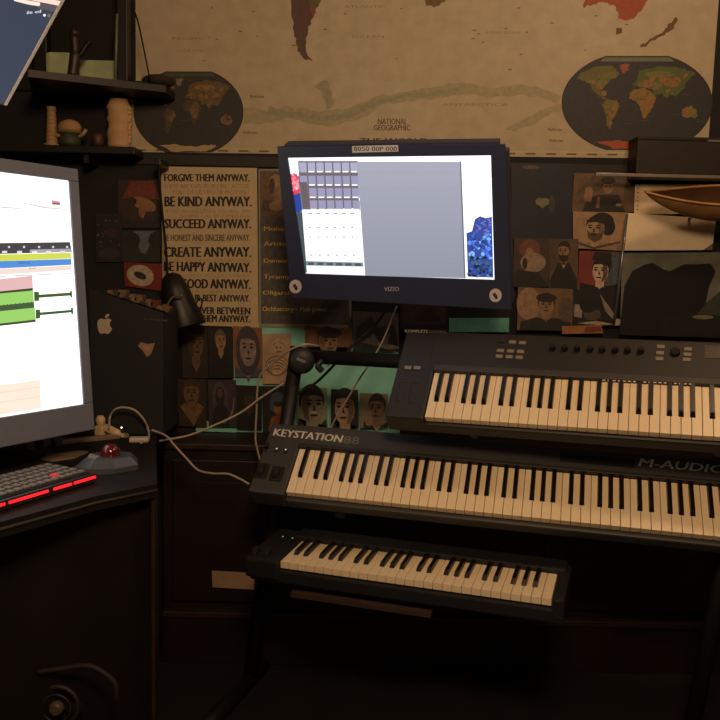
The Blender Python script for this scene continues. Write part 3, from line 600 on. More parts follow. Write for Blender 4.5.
for i in range(4):
    j = (i + 1) % 4; o1, o2, i1, i2 = outer[i], outer[j], inner[i], inner[j]
    for z0, z1 in ((-.004, .003),):
        mb.face([Vector(o1 + (z1,)), Vector(o2 + (z1,)), Vector(i2 + (z1,)), Vector(i1 + (z1,))], FB)
        mb.face([Vector(o1 + (z0,)), Vector(o2 + (z0,)), Vector(o2 + (z1,)), Vector(o1 + (z1,))], FB)
        mb.face([Vector(i1 + (z0,)), Vector(i2 + (z0,)), Vector(i2 + (z1,)), Vector(i1 + (z1,))], FB)
mb.build('bezel', mon)
E_ = []
WS = (255, 255, 255)
E_.append(('rect', (250, 250, 255), (0, 0, 1, 1)))
mb = MB(); mb.box((0, 0, -.004), (SW, SH, -.0005), mat((245, 248, 255), emit=1.5))
def blobs(cols, n, box_, r, seed):
    rr = random.Random(seed); out = []
    for _ in range(n):
        x = rr.uniform(box_[0], box_[2]); y = rr.uniform(box_[1], box_[3]); c = rr.choice(cols)
        out.append(('ell', c, (x, y, rr.uniform(.6, r), rr.uniform(.6, r), 7, 0, 360, rr.uniform(0, 90))))
    return out
lav = (150, 148, 178); lav2 = (120, 118, 140); gry = (128, 130, 146)
A = [('poly', (118, 128, 138), [(289, 176), (300, 176), (312, 262), (309, 272), (305, 272), (291, 192)]), ('poly', (228, 60, 84), [(289.3, 174), (297, 174), (300, 192), (296, 196), (291, 193)]), ('poly', (255, 150, 160), [(292, 180), (298, 182), (299, 187), (294, 190)]),
     ('poly', (40, 66, 150), [(291, 196), (300, 193), (302, 210), (296, 213), (293, 206)]), ('poly', (66, 82, 86), [(294, 214), (303, 212), (308, 272), (305, 273.5)]),
     ('poly', (110, 100, 110), [(298, 161), (358, 161), (359, 208), (303, 210), (299, 180)])]
for c in range(7):
    for r in range(4):
        if c == 0 and r > 1: continue
        x0 = 299 + c * 8.55 + r * .75; y0 = 163 + r * 12.3 if r else 162
        A.append(('poly', (lav if r else (168, 166, 190)), [(x0, y0 + .5), (x0 + 7.2, y0 + .5), (x0 + 7.7, y0 + 10.4), (x0 + .6, y0 + 10.4)]))
        if c: A.append(('poly', WS, [(x0 + .8, y0 + 9), (x0 + 6.4, y0 + 9), (x0 + 6.5, y0 + 10.4), (x0 + .8, y0 + 10.4)]))
A += [('poly', (104, 90, 96), [(300, 182), (307, 182), (309, 207), (303, 208)])]
A += [('poly', WS, [(302, 209.5), (359.5, 209.5), (365, 274.5), (307, 273)])]
for r, (y, ww) in enumerate(((213, 4), (227, 2), (236.5, 1.5), (254.5, 2.2))):
    for c in range(6): 
        x = 308 + c * 8.5 + (y - 213) * .055; A.append(('poly', (132, 132, 140), [(x, y), (x + ww, y), (x + ww, y + 1), (x, y + 1)]))
A.append(('poly', (120, 132, 138), [(306, 261), (363, 262.5), (363.4, 266.5), (306.4, 265.4)]))
for c in range(6): A.append(('poly', (70, 80, 86), [(308 + c * 9.4, 262.3 + c * .2), (314 + c * 9.4, 262.4 + c * .2), (314 + c * 9.4, 264.9 + c * .2), (308 + c * 9.4, 264.8 + c * .2)]))
for k in range(14):
    t0, t1 = k / 14, (k + 1) / 14; c_ = tuple(int(a1 + (b1 - a1) * t0) for a1, b1 in zip((160, 162, 178), (140, 143, 158)))
    A.append(('poly', c_, [(357 + 8.3 * t0, 161.5 + 114 * t0), (460 + 4.5 * t0, 161.7 + 116.3 * t0), (460 + 4.5 * t1, 161.7 + 116.3 * t1), (357 + 8.3 * t1, 161.5 + 114 * t1)]))
A += blobs([(228, 60, 84), (250, 130, 150), (200, 40, 70), (255, 190, 200)], 26, (292, 174, 298.5, 192), 2.2, 9)
A += [('poly', (40, 66, 150), [(293.6, 194), (298, 196), (301, 203), (302, 210), (299, 213), (296.2, 212)])]
A += [('poly', (92, 96, 112), [(460, 161), (461.2, 161), (465.8, 278), (464.4, 278)]), ('poly', (255, 255, 255), [(461.4, 161), (463, 161), (467.2, 278), (465.6, 278)])]
A += [('poly', (52, 74, 150), [(466.5, 233), (472, 231), (475, 219), (480, 216), (486, 218), (492, 216.5), (493.4, 277.5), (468, 276.5)])]
A += blobs([(92, 140, 235), (70, 110, 220), (130, 180, 250), (40, 60, 130)], 60, (469, 234, 491.5, 258), 2.6, 4) + blobs([(40, 64, 100), (60, 100, 120), (24, 34, 60), (80, 120, 190)], 50, (469, 256, 491.5, 276), 2.4, 5) + blobs([(80, 90, 180), (56, 66, 140), (110, 110, 200)], 24, (477, 219, 491.5, 234), 2.4, 6)
art_faces(mb, A, lambda a, b, h: Vector(PL(a, b) + (-.0004 + h,)), emit=1.15, dz=.000012, z0=.00002)
mb.build('screen', mon, ).__setitem__('label', 'lit screen with a mixer window and a blank grey panel')
mb = MB(); art_faces(mb, [('poly', (240, 236, 232), [(352, 146), (398, 145), (398.5, 151.5), (352.3, 152.8)]), ('text', (92, 86, 84), '8050 00P 000', (354, 151, 397, 146.6), .01)], lambda a, b, h: Vector(PL(a, b, .003) + (.003 + h,))); mb.build('label_tape', mon)['label'] = 'strip of pale label tape with dark characters'
for u, v in ((295.5, 286.5), (495.5, 295.3)):
    mb = MB(); art_faces(mb, [('ell', (238, 228, 220), (u, v, 6.2, 6.8, 26)), ('ell', (90, 80, 76), (u - .3, v - .3, 2.6, 2.2, 9, 0, 360, 40)), ('ell', (36, 32, 32), (u + .7, v + 2.2, 1.6, 1.5, 9)), ('ell', (238, 228, 220), (u + 1.6, v - 1.8, 1.2, 1.4, 8))], lambda a, b, h: Vector(PL(a, b, .003) + (.003 + h,)))
    mb.build('round_sticker', mon)['label'] = 'round white sticker'
mb = MB(); art_faces(mb, [('text', (190, 190, 196), 'VIZIO', (384, 291, 399, 286.8), .01)], lambda a, b, h: Vector(PL(a, b, .003) + (.003 + h,))); mb.build('logo', mon)
cen = mM @ Vector((SW / 2, SH / 2, -.035)); wl = Vector((cen.x + .02, -.01, cen.z - .02))
wpart('wall_arm', mon, lambda m: (m.tube([cen, cen.lerp(wl, .9) + Vector((.05, 0, 0)), wl], .018, TUB, 12, False), m.box((wl.x - .05, -.016, wl.z - .06), (wl.x + .05, -.0135, wl.z + .06), BLK)))

# ------------------------------------------------------------------ large screen at the left
tv, vM = rootframe('large_monitor', 'very large black screen at the left showing green audio waveforms', 'monitor', onY(83, 404, -.75), -62, 85.7, 2)
TW, TH = .93, .5255
def PT(u, v, n=0): return onplane(vM, u, v, n)
mb = MB(); FT = mat((118, 124, 142), .4, noise=.05)  # casing grey lifted to carry the glare around the bright screen
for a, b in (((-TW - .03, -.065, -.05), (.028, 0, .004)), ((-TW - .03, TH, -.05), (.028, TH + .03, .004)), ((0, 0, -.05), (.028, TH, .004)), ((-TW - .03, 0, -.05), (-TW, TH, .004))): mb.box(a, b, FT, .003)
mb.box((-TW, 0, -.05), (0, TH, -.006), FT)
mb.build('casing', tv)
mb = MB(); mb.box((-TW, 0, -.005), (0, TH, -.0005), mat((255, 252, 250), emit=1.6))
red = (235, 150, 160)
A = [('poly', (238, 190, 196), [(-40, 203), (20, 208), (20, 209), (-40, 205)]), ('poly', (242, 205, 210), [(20, 202), (48, 207), (68, 209), (68, 210), (46, 208.5), (20, 203)]), ('poly', (216, 140, 150), [(52, 200), (60, 201.5), (60, 205), (52, 204.5)]), ('poly', (120, 60, 70), [(52.5, 203), (60.5, 203.5), (60.5, 204.8), (52.5, 204.6)]),
     ('poly', (66, 66, 70), [(-60, 243), (0, 243), (70, 242), (72, 252), (0, 254), (-60, 255.5)]), ('poly', (170, 165, 180), [(30, 249.6), (71, 248.6), (71, 251.8), (30, 253)]), ('poly', (214, 222, 84), [(-60, 256), (0, 254.5), (71, 252.6), (71.3, 258.5), (0, 261.2), (-60, 263)]),
     ('poly', (84, 146, 222), [(-60, 263), (0, 261.2), (71.3, 258.8), (71.7, 264.8), (0, 268.5), (-60, 271)]), ('text', (40, 60, 90), 'stereo mix', (18, 263.6, 30, 261.6), 0), ('poly', (246, 226, 216), [(-60, 271), (0, 268.8), (71.7, 265.2), (72, 270), (0, 275), (-60, 278)]), ('text', (150, 90, 80), 'track', (29, 269, 36, 267.4), 0),
     ('poly', (150, 130, 128), [(-60, 277.6), (0, 276), (72, 273), (72, 273.6), (0, 276.8), (-60, 278.6)]),
     ('poly', (232, 188, 188), [(-60, 282), (0, 279), (32.5, 275.5), (33, 289), (0, 292), (-60, 298)]), ('poly', (58, 66, 50), [(-60, 297), (0, 291.4), (33, 288), (33, 290.5), (0, 294), (-60, 300)])]
grn = (158, 214, 108); dk = (62, 92, 42)
A += [('poly', grn, [(-60, 298), (0, 293.5), (33.5, 290.5), (34, 302.5), (0, 306), (-60, 311)]), ('poly', (66, 92, 62), [(-60, 310), (0, 305.5), (34, 302), (34.5, 308), (0, 311.5), (-60, 316.5)]), ('poly', grn, [(-60, 316), (0, 311.2), (35, 307.6), (35.6, 320), (0, 324.5), (-60, 331)]), ('poly', (60, 76, 52), [(-60, 330), (0, 323.6), (35.6, 319.5), (35.8, 322), (0, 326), (-60, 333)])]
A += [('poly', dk, [(34, 291.5), (39, 292), (39, 294.6), (70, 292.6), (70, 291), (72, 291), (72.3, 297.5), (70.6, 297.5), (70.2, 295.6), (39.2, 297.8), (39, 301), (34.3, 301)]), ('poly', dk, [(35.6, 309.5), (40, 309.5), (40.2, 312.4), (71, 309.8), (71, 307.5), (73, 307.5), (73.3, 314), (71.5, 314.2), (71.2, 312.4), (40.4, 315.2), (40.2, 318), (35.8, 319)])]
for k in range(9):
    x = k * 4 - 1; A.append(('poly', dk, [(x, 304.8 - x * .1), (x + .8, 304.8 - x * .1), (x + .8, 306.2 - x * .1), (x, 306.2 - x * .1)]))
for k, x in enumerate((8, 23, 38, 52, 66)):
    A.append(('poly', (220, 220, 220), [(x, 246), (x + 2, 246), (x + 2, 248), (x, 248)])); A.append(('poly', (230, 230, 236), [(x - 6, 251), (x - 1, 250.8), (x - 1, 253), (x - 6, 253.2)]))
A += [('poly', (255, 238, 220), [(-60, 389), (0, 385), (40, 379.5), (41, 408.5), (0, 415), (-60, 424)]), ('poly', (250, 226, 206), [(-60, 397), (0, 392), (40.4, 386.5), (40.4, 387.4), (0, 393.2), (-60, 398.4)]), ('poly', (250, 226, 206), [(-60, 408), (0, 402), (40.6, 396), (40.6, 397), (0, 403.2), (-60, 409.5)])]
art_faces(mb, A, lambda a, b, h: Vector(PT(a, b) + (-.0004 + h,)), emit=1.0, dz=.00002, z0=.00003)
mb.build('screen', tv)['label'] = 'glowing white screen with green waveforms and coloured bars'
DESK = .77
def tvstand(m):
    c = vM @ Vector((-TW * .6, -.03, -.085)); m.box((c.x - .03, c.y - .02, DESK + .01), (c.x + .03, c.y + .02, c.z + .05), BLK, .004)
    m.lathe([(.11, DESK + .0005), (.11, DESK + .01), (.09, DESK + .014)], BLK, Matrix.Translation((c.x, c.y, 0)), 32)
wpart('stand', tv, tvstand)

# tilted monitor above it
m2, nM = rootframe('tilted_monitor', 'pale edged monitor tilted down above the large screen, showing a plain dark blue desktop', 'monitor', onY(6, 104, -1.0), -53.1, 139.6, -4.6)
def PN(u, v, n=0): return onplane(nM, u, v, n)
NW, NH = .46, .2578
mb = MB(); mb.box((-NW - .006, -.004, -.022), (.0035, NH + .006, -.0008), mat((60, 54, 50), .4), .002); mb.build('casing', m2)
mb = MB(); mb.box((-NW, 0, -.004), (-.0035, NH, -.0003), mat((60, 68, 86), emit=.92))
A = [('poly', (255, 226, 206), [(-60, -25), (20, -6), (61, 1), (60, 6), (14, -3), (-60, -20)]), ('poly', (255, 236, 216), [(14, -2), (40, 2.5), (40.5, 6.5), (28, 4.5), (14, 1)]), ('poly', (92, 84, 92), [(41, 3), (59, 6), (56, 12), (38, 8.5)]), ('text', (235, 235, 240), 'ile ed', (27, 14.2, 41, 11.2), .02, 0, -1.5), ('ell', (240, 240, 244), (44.5, 15.3, 1.5, 1.4, 10)), ('ell', (120, 110, 90), (49, 15.5, 1.6, 2, 10))]
art_faces(mb, A, lambda a, b, h: Vector(PN(a, b) + (-.0002 + h,)), emit=1.0, dz=.00002, z0=.00003)
mb.build('screen', m2)
mb = MB(); mb.box((-.0035, -.003, -.0006), (.0032, NH + .005, .0008), mat((250, 238, 228), .3), .0004); mb.build('edge_strip', m2)['label'] = 'pale shiny edge, whitened for screen bleed'  # near-white colour stands in for light bleeding off the screen
cc = nM @ Vector((-NW / 2, NH / 2, -.022))
wpart('wall_arm', m2, lambda m: (m.tube([cc, cc + Vector((-.15, .25, .08)), Vector((-1.42, -.35, 1.9)), Vector((-1.685, -.35, 1.9))], .018, TUB, 12, False), m.box((-1.699, -.41, 1.84), (-1.684, -.29, 1.96), BLK)))

# ------------------------------------------------------------------ desk at the left
dk_ = empty('desk', 'dark corner desk at the left under the large screen', 'desk', (-.9, -.8, 0)); bpy.context.view_layer.update()
A_ = onZ(157, 484, DESK); B_ = onZ(156, 436, DESK); E1 = onZ(97, 496, DESK); E2 = onZ(0, 522, DESK)
dv = (E2 - E1).normalized(); E3 = E2 + dv * .8
DT = mat((24, 22, 21), .75, noise=.3, nscale=10, spec=.25)
B2 = Vector((B_.x - .02, -.03, 0))
poly = [(A_.x, A_.y), (B_.x, B_.y), (B2.x, B2.y), (-1.66, -.03), (-1.66, E3.y), (E3.x, E3.y), (E2.x, E2.y), (E1.x, E1.y)]
wpart('desktop', dk_, lambda m: m.prism(poly, DESK - .03, DESK, DT))
wpart('edge_strip', dk_, lambda m: m.tube([A_ + Vector((0, 0, -.014)), E1 + Vector((0, 0, -.014)), E2 + Vector((0, 0, -.014)), E3 + Vector((0, 0, -.014))], .0035, mat((60, 57, 54), .5), 8, False))
wpart('corner_post', dk_, lambda m: m.box((A_.x - .014, A_.y + .002, 0), (A_.x - .006, A_.y + .03, DESK - .03), WOODE, .003), 'brown wooden corner post')
Bs = Vector((A_.x, A_.y + .03, 0))
wpart('side_panel', dk_, lambda m: m.prism([(A_.x - .024, A_.y + .03), (A_.x - .006, A_.y + .03), (B_.x - .004, B_.y), (B_.x - .022, B_.y)], 0, DESK - .03, WOODD))
wpart('front_panel', dk_, lambda m: m.prism([(A_.x - .024, A_.y + .03), (A_.x - .04, A_.y + .05), (E2.x - .3, E2.y - .02), (E2.x - .28, E2.y - .04), (E1.x - .06, E1.y + .03)], .04, DESK - .03, WOODD))

# red-lit computer keyboard
kA = onZ(96.5, 474, DESK + .02); kB = onZ(0, 502.5, DESK + .02); kx = (kA - kB).normalized(); kyaw = math.degrees(math.atan2(-kx.y, kx.x))
KW, KD = .43, .135
ck, cM = rootframe('computer_keyboard', 'black computer keyboard with a red glowing front edge on the desk', 'computer keyboard', Vector((kA.x, kA.y, DESK + .022)), kyaw, 4, 0)
mb = MB(); mb.box((-KW, 0, -.021), (0, KD, 0), BLK2, .004); mb.box((-KW + .01, .008, -.002), (-.01, KD - .006, .002), RUB); mb.build('body', ck)
mb = MB()
for a, b in ((-.43, -.36), (-.345, -.25), (-.24, -.14), (-.125, -.075), (-.068, -.004)): mb.box((a, -.003, -.010), (b, .001, -.0045), mat((255, 30, 40), emit=1.6), .001)
mb.build('light_bar', ck)['label'] = 'red glowing light bar'
KC = mat((112, 106, 100), .5); mb = MB(); mb.box((-.0072, -.0072, 0), (.0072, .0072, .005), KC, .0018); key = mb.build('key', ck); first = True
mb = MB(); mb.box((-.0074, -.0074, 0), (.0074, .0074, .0055), mat((220, 40, 44), emit=.8), .002); rk = mb.build('key', ck); rk['label'] = 'red lit key'; rk.location = (-.082, .040, .002)
cnt = 0
for r in range(5):
    for c in range(20):
        x = -.022 - c * .0195 - r * .003; y = .022 + r * .0212
        if abs(x + .082) < .012 and abs(y - .04) < .012: continue
        if cnt >= 98: continue
        cnt += 1
        if first: key.location = (x, y, .002); first = False
        else: copy_part(key, ck, (x, y, .002))

# trackball
tp = onZ(113, 469, DESK); yw = -20
tb, bM = rootframe('trackball_mouse', 'silver trackball mouse with a dark red ball, right of the red-lit keyboard', 'mouse', tp, yw, 0, 0)
mb = MB(); SIL = mat((96, 100, 108), .3, metal=.4)
ptsb = [(-.085, -.01), (-.055, -.045), (0, -.05), (.055, -.02), (.06, .05), (-.01, .075), (-.06, .06)]
mb.prism(ptsb, 0, .012, SIL)
bt = [(-.06, -.002), (-.042, -.03), (0, -.032), (.04, -.01), (.042, .04), (-.01, .06), (-.045, .045)]
va = [mb.bm.verts.new((x, y, .012)) for x, y in ptsb]; vb = [mb.bm.verts.new((x, y, .03)) for x, y in bt]
for i in range(len(bt)): mb.bm.faces.new((va[i], va[(i + 1) % 7], vb[(i + 1) % 7], vb[i])).material_index = 0
mb.bm.faces.new(vb); mb.build('base', tb)
mb = MB(); mb.sphere((-.005, .01, .036), .0225, mat((92, 24, 24), .12, coat=.6), n=28); mb.build('ball', tb)['label'] = 'glossy dark red ball'
mb = MB(); mb.prism([(-.056, -.006), (-.04, -.03), (-.03, .0), (-.05, .03)], .029, .033, mat((150, 152, 156), .3)); mb.build('button', tb)

# papers and small things on the desk
def desk_box(name, label, cat, u, v, w_, d_, h_, yaw, m, bev=.003, group=None):
    p = onZ(u, v, DESK + .0005); mb = MB(); mb.box((-w_ / 2, -d_ / 2, 0), (w_ / 2, d_ / 2, h_), m, bev); o = mb.build(name, mw=Matrix.Translation(p) @ Matrix.Rotation(math.radians(yaw), 4, 'Z')); return tag(o, label, cat, group)
p = onZ(62, 457, DESK + .0005)
mb = MB(); mb.prism([(onZ(u, v, DESK).x - p.x, onZ(u, v, DESK).y - p.y) for u, v in ((40, 460), (52, 462), (74, 459), (88, 453), (78, 452), (50, 456))], 0, .004, mat((128, 110, 92), .6)); tag(mb.build('paper_pad', mw=Matrix.Translation(p)), 'low pale pad lying behind the red-lit keyboard', 'pad')
desk_box('ruler', 'long beige flat bar in front of the large screen', 'ruler', 92, 441, .2, .022, .012, 38, mat((128, 106, 84), .5))
desk_box('cable_hub', 'small flat white box where the white cables end', 'hub', 139, 441.5, .05, .028, .012, 10, WHT)
for i, (u, v, lab) in enumerate(((17, 453, 'leftmost dark knob-like cube at the foot of the large screen'), (30, 450, 'second dark cube from the left at the foot of the large screen'), (46, 447, 'third dark cube at the foot of the large screen'), (58, 446, 'rightmost dark cube at the foot of the large screen'))):
    desk_box('dark_cube', lab, 'box', u, v, .022, .022, .022, 30, mat((70, 60, 54), .6), .004, 'dark cubes under the large screen')
q = onZ(103, 436, DESK + .0005); mb = MB(); D2 = Matrix.Translation(q) @ Matrix.Rotation(math.radians(-25), 4, 'Z')
ad = empty('adapter', 'tan wedge shaped plug adapter with a round top, beside the white cable loop', 'adapter', q, D2.to_3x3()); bpy.context.view_layer.update()
mb = MB(); mb.box((-.018, -.016, 0), (.012, .016, .03), CREAM, .006); mb.lathe([(.012, 0), (.013, .02), (.008, .028)], CREAM, Matrix.Translation((-.008, 0, .028)), 16); mb.build('body', ad)
mb = MB(); mb.tube([(.008, 0, .024), (.06, -.005, .012), (.075, -.006, .010)], [.012] * 8 + [.006] * 9, CREAM, 10); mb.build('nose', ad)

# slant-topped case with stickers
Yb = -.40
cq = [onY(90, 289, Yb), onY(169, 313, Yb)]; xl, xr = cq[0].x, onY(163, 380, Yb).x
cs = empty('slant_case', 'black slant-topped case with a fruit sticker, between the large screen and the wall', 'case', ((xl + xr) / 2, Yb + .1, DESK)); bpy.context.view_layer.update()
MF = Matrix(((1, 0, 0, 0), (0, 0, 1, 0), (0, 1, 0, 0), (0, 0, 0, 1)))
wpart('body', cs, lambda m: m.prism([(xl, DESK + .0008), (xr, DESK + .0008), (xr, cq[1].z), (xl, cq[0].z)], Yb, Yb + .19, mat((30, 32, 37), .55, noise=.12, nscale=40), MF))
def flat(parent, name, arts, y, label=None, emit=0):
    def f(m): art_faces(m, arts, lambda a, b, h: onY(a, b, y - h), emit=emit)
    return wpart(name, parent, f, label)
ap = (186, 170, 150)
flat(cs, 'fruit_sticker', [('poly', ap, [(97.3, 324), (97.6, 321), (99.5, 318.9), (102, 318.6), (104.5, 319.4), (107, 318.5), (109.6, 318.7), (111.6, 320.2), (110.2, 322), (109.8, 324.5), (110.6, 327), (112.2, 328.4), (111, 331), (109, 333.6), (106.6, 334), (104.4, 333), (102, 334), (99.8, 333.2), (98, 329.5)]), ('poly', ap, [(105, 317.8), (105.4, 315.6), (107.2, 314), (109.4, 313.8), (109, 316), (107.2, 317.6)])], Yb - .0004, 'pale apple shaped sticker with a bite')
flat(cs, 'torn_sticker', [('poly', (158, 122, 96), [(138, 346), (141, 342), (147, 344), (155, 343), (153, 349), (151, 354), (147, 357), (143, 351)]), ('ell', (176, 136, 108), (147, 348, 3.6, 2.6, 10))], Yb - .0004, 'torn tan sticker')
flat(cs, 'lettering', [('text', (92, 86, 80), 'professional', (144, 320, 167, 317.5), .01, 0, 2)], Yb - .0004)
flat(cs, 'power_light', [('ell', (255, 250, 235), (121.6, 427.6, .9, .9, 10))], Yb - .0006, 'tiny white light', emit=2.5)
# torn papers lying on the slant top
cols = [(112, 84, 58), (60, 44, 34), (104, 92, 70), (88, 40, 34), (120, 112, 84)]
p0, p1 = onY(112, 294, Yb + .02), onY(166, 311, Yb + .02); sl = math.atan2(p1.z - p0.z, p1.x - p0.x)
mb = MB()
for k in range(11):
    t = k / 10; c = p0.lerp(p1, t); n = mat(cols[k % 5], .7, noise=.2)
    mb.box((c.x - .011, c.y - .012, c.z - .001), (c.x + .012, c.y + .03, c.z + .009 + .006 * ((k * 7) % 3)), n, .002, Matrix.Rotation(-sl + .25 * math.sin(k * 2.1), 3, 'Y'))
tag(mb.build('scrap_pile', loc=p0.lerp(p1, .5)), 'row of brown and pale scraps lying along the slant case top', 'scraps', kind='stuff')

# ------------------------------------------------------------------ clamp lamp hanging in front of the ANYWAY poster
Yl = -.11
lp = empty('clamp_lamp', 'black lamp on a thin rod hanging before the lower left of the ANYWAY poster', 'lamp', onY(161, 176, Yl)); bpy.context.view_layer.update()
wpart('clamp', lp, lambda m: (m.box(tuple(onY(158.5, 162, Yl) + Vector((-.009, -.012, -.012))), tuple(onY(158.5, 162, Yl) + Vector((.009, .100, .010))), BLK, .003)))
wpart('rod', lp, lambda m: m.tube([onY(u, v, Yl) for u, v in ((158.5, 163), (160.5, 195), (163.5, 225), (166, 250), (168, 285))], .004, RUB, 8))
sh = [onY(u, v, Yl) for u, v in ((171, 277), (178, 292), (183, 311), (186, 328))]
def shade(m):
    ax = (sh[-1] - sh[0]); ln = ax.length; z = ax.normalized(); x = z.cross(Vector((0, 1, 0))).normalized(); y = z.cross(x)
    mw = Matrix((x, y, z)).transposed().to_4x4(); mw.translation = sh[0]
    m.lathe([(.012, -.012), (.03, 0), (.044, ln * .25), (.052, ln * .6), (.066, ln * .95), (.064, ln), (.05, ln * .8), (.02, ln * .3)], BLK, mw, 28)
wpart('lamp_shade', lp, shade)
wpart('wire', lp, lambda m: m.tube([onY(u, v, Yl - .01) for u, v in ((193, 309), (199, 299), (202, 301), (200, 310), (195, 320), (190, 330))], .0025, RUB, 8))
wpart('bracket', lp, lambda m: m.tube([onY(u, v, Yl - .075) for u, v in ((182, 295), (173, 297), (168, 304), (165, 313))], .0035, mat((150, 138, 124), .3, metal=.6), 8), 'pale metal bracket')

# ------------------------------------------------------------------ upper left shelves
ZL = onY(100, 148.5, -.06).z
sh_ = empty('ledge_shelf', 'low dark shelf under the map corner carrying small ornaments', 'shelf', (-1.1, -.06, ZL - .02)); bpy.context.view_layer.update()
wpart('board', sh_, lambda m: m.box((-1.66, -.115, ZL - .022), (-.70, -.008, ZL), WOODD, .002))
wpart('bracket', sh_, lambda m: m.box((-1.3, -.11, ZL - .08), (-1.285, -.008, ZL - .022), WOODD))
wpart('bracket', sh_, lambda m: m.box((-.86, -.10, ZL - .05), (-.845, -.008, ZL - .022), WOODD))
us = empty('upper_shelf', 'dark wooden shelf with an upright post at the upper left, above the ornaments', 'shelf', (-1.0, -.12, 1.8)); bpy.context.view_layer.update()
fa, fb = onY(28, 71, -.30), onY(166, 84, -.13)
nrm = Vector((-(fb - fa).y, (fb - fa).x, 0)).normalized()
wpart('board', us, lambda m: m.prism([(fa.x, fa.y), (fb.x, fb.y), (fb.x, -.004), (fa.x - .1, -.004)], (fa.z + fb.z) / 2 - .02, (fa.z + fb.z) / 2, WOODD))
zs = (fa.z + fb.z) / 2
pa, pb = onY(118, 0, -.16), onY(129, 76, -.16)
wpart('post', us, lambda m: m.box((pa.x, -.175, zs), (pb.x, -.14, 2.30), WOODD, .003))
wpart('post', us, lambda m: m.box((fa.x - .06, -.1, zs), (fa.x - .02, -.06, 2.30), WOODD, .003))
wpart('thin_tube', us, lambda m: m.tube([onY(115.5, 78, -.2) * 1, onY(117, 14, -.2)], .004, mat((110, 118, 100), .4), 8), 'pale thin tube')
wpart('back_panel', us, lambda m: m.box((-1.5, -.0125, zs), (pa.x + .01, -.003, 2.30), mat((22, 19, 18), .8)))
wpart('top_board', us, lambda m: m.box((-1.5, -.2, 2.12), (-.70, -.004, 2.30), WOODD, .003))
def on_shelf(name, label, cat, u0, u1, h_px_top, y, m, depth=.05, z=None, bev=.004):
    z = zs if z is None else z; a = onY(u0, 70, y); b = onY(u1, 70, y); zt_ = onY((u0 + u1) / 2, h_px_top, y).z
    mb = MB(); mb.box((a.x, y, z + .0005), (b.x, y + depth, zt_), m, bev); return tag(mb.build(name, loc=((a.x + b.x) / 2, y + depth / 2, z)), label, cat)
PG = mat((168, 180, 140), .6, noise=.1)
on_shelf('storage_box', 'pale green box at the left end of the upper shelf', 'box', 45, 71, 51, -.21, PG, .07, bev=.014)
on_shelf('tray', 'low pale green tray on the upper shelf next to the post', 'tray', 79, 117, 60, -.13, PG, .06)
sf = onY(80, 60, -.22); fg = empty('figurine', 'slender dark brown figurine with a curved arm on the upper shelf between the green boxes', 'figurine', (sf.x, sf.y, zs)); bpy.context.view_layer.update()
wpart('body', fg, lambda m: (m.tube([Vector((sf.x - .022, sf.y, zs + .001)), onY(75, 55, -.22), onY(74, 36, -.22)], [.016] * 9 + [.012] * 8, WOODE, 10), m.tube([onY(75, 58, -.22), onY(81, 54, -.22), onY(86, 46, -.22), onY(90, 42, -.22)], .008, WOODD, 8), m.sphere(onY(74.5, 33, -.22), .014, WOODE)))
mb = MB(); q = onY(146, 78, -.10); qz = onY(168, 92, -.05)
# dark cap lying on the shelf end
cp = onY(157, 79, -.10)
mb = MB(); mb.sphere((cp.x, -.085, zs + .0205), .05, mat((52, 38, 28), .9, noise=.3), (1.0, .9, .4)); mb.sphere((cp.x - .05, -.095, zs + .0085), .04, mat((40, 29, 22), .9, noise=.3), (1, .8, .2))
tag(mb.build('cloth_cap', loc=(cp.x, -.085, zs)), 'crumpled dark brown cloth cap on the right end of the upper shelf', 'cap')
mb = MB(); mb.tube([onY(u, v, -.15) for u, v in ((132, 4), (138, 22), (144, 50), (150, 80))], .0025, RUB, 6)
tag(mb.build('hanging_cord', loc=onY(140, 40, -.15)), 'thin dark cord running slantwise across the map corner', 'cord')
# ornaments on the low shelf
YO = -.085; TAN = mat((178, 140, 100), .7, noise=.15, nscale=60)
p = onY(52, 147, YO); hz = onY(52, 107, YO).z - ZL
mb = MB(); prof = []
for k in range(8): prof += [(.0188 - k * .0006, .006 + k * (hz - .02) / 8), (.0188 - k * .0006, .006 + (k + .2) * (hz - .02) / 8), (.0170 - k * .0006, .006 + (k + .25) * (hz - .02) / 8), (.0170 - k * .0006, .006 + (k + .95) * (hz - .02) / 8)]
mb.lathe([(.024, 0), (.024, .006)] + prof + [(.0135, hz - .014), (.0135, hz), (.010, hz)], TAN, Matrix.Translation((p.x, YO, ZL + .0005)), 20)
tag(mb.build('tower_model', loc=(p.x, YO, ZL)), 'tan miniature round tower with stacked tiers, leftmost ornament on the low shelf', 'ornament')
p = onY(70, 147, YO); fz = onY(70, 128, YO).z
fg = empty('round_figurine', 'squat figurine with a wide tan round head on a dark green body', 'figurine', (p.x, YO, ZL)); bpy.context.view_layer.update()
wpart('body', fg, lambda m: m.lathe([(.030, .0005), (.034, .012), (.030, .03), (.02, .042)], mat((58, 66, 50), .6), Matrix.Translation((p.x, YO, ZL)), 22))
hd = wpart('head', fg, lambda m: (m.sphere((p.x, YO, fz), .033, TAN, (1.08, .9, .78)), m.sphere((p.x, YO, fz - .012), .034, mat((128, 112, 62), .7), (1.08, .95, .3))), 'round tan head with a greenish band')
wpart('arm', fg, lambda m: m.tube([Vector((p.x + .03, YO, fz - .025)), Vector((p.x + .042, YO - .005, fz - .018)), Vector((p.x + .05, YO, fz - .004))], .006, TAN, 8))
wpart('arm', fg, lambda m: m.tube([Vector((p.x - .03, YO, fz - .025)), Vector((p.x - .04, YO - .005, fz - .022))], .006, TAN, 8))
a = onY(106, 147, YO); b = onY(131, 147, YO); hz = onY(118, 99, YO).z - ZL; cx = (a.x + b.x) / 2; W2 = (b.x - a.x) / 2
mb = MB(); rr = random.Random(3); prof = []
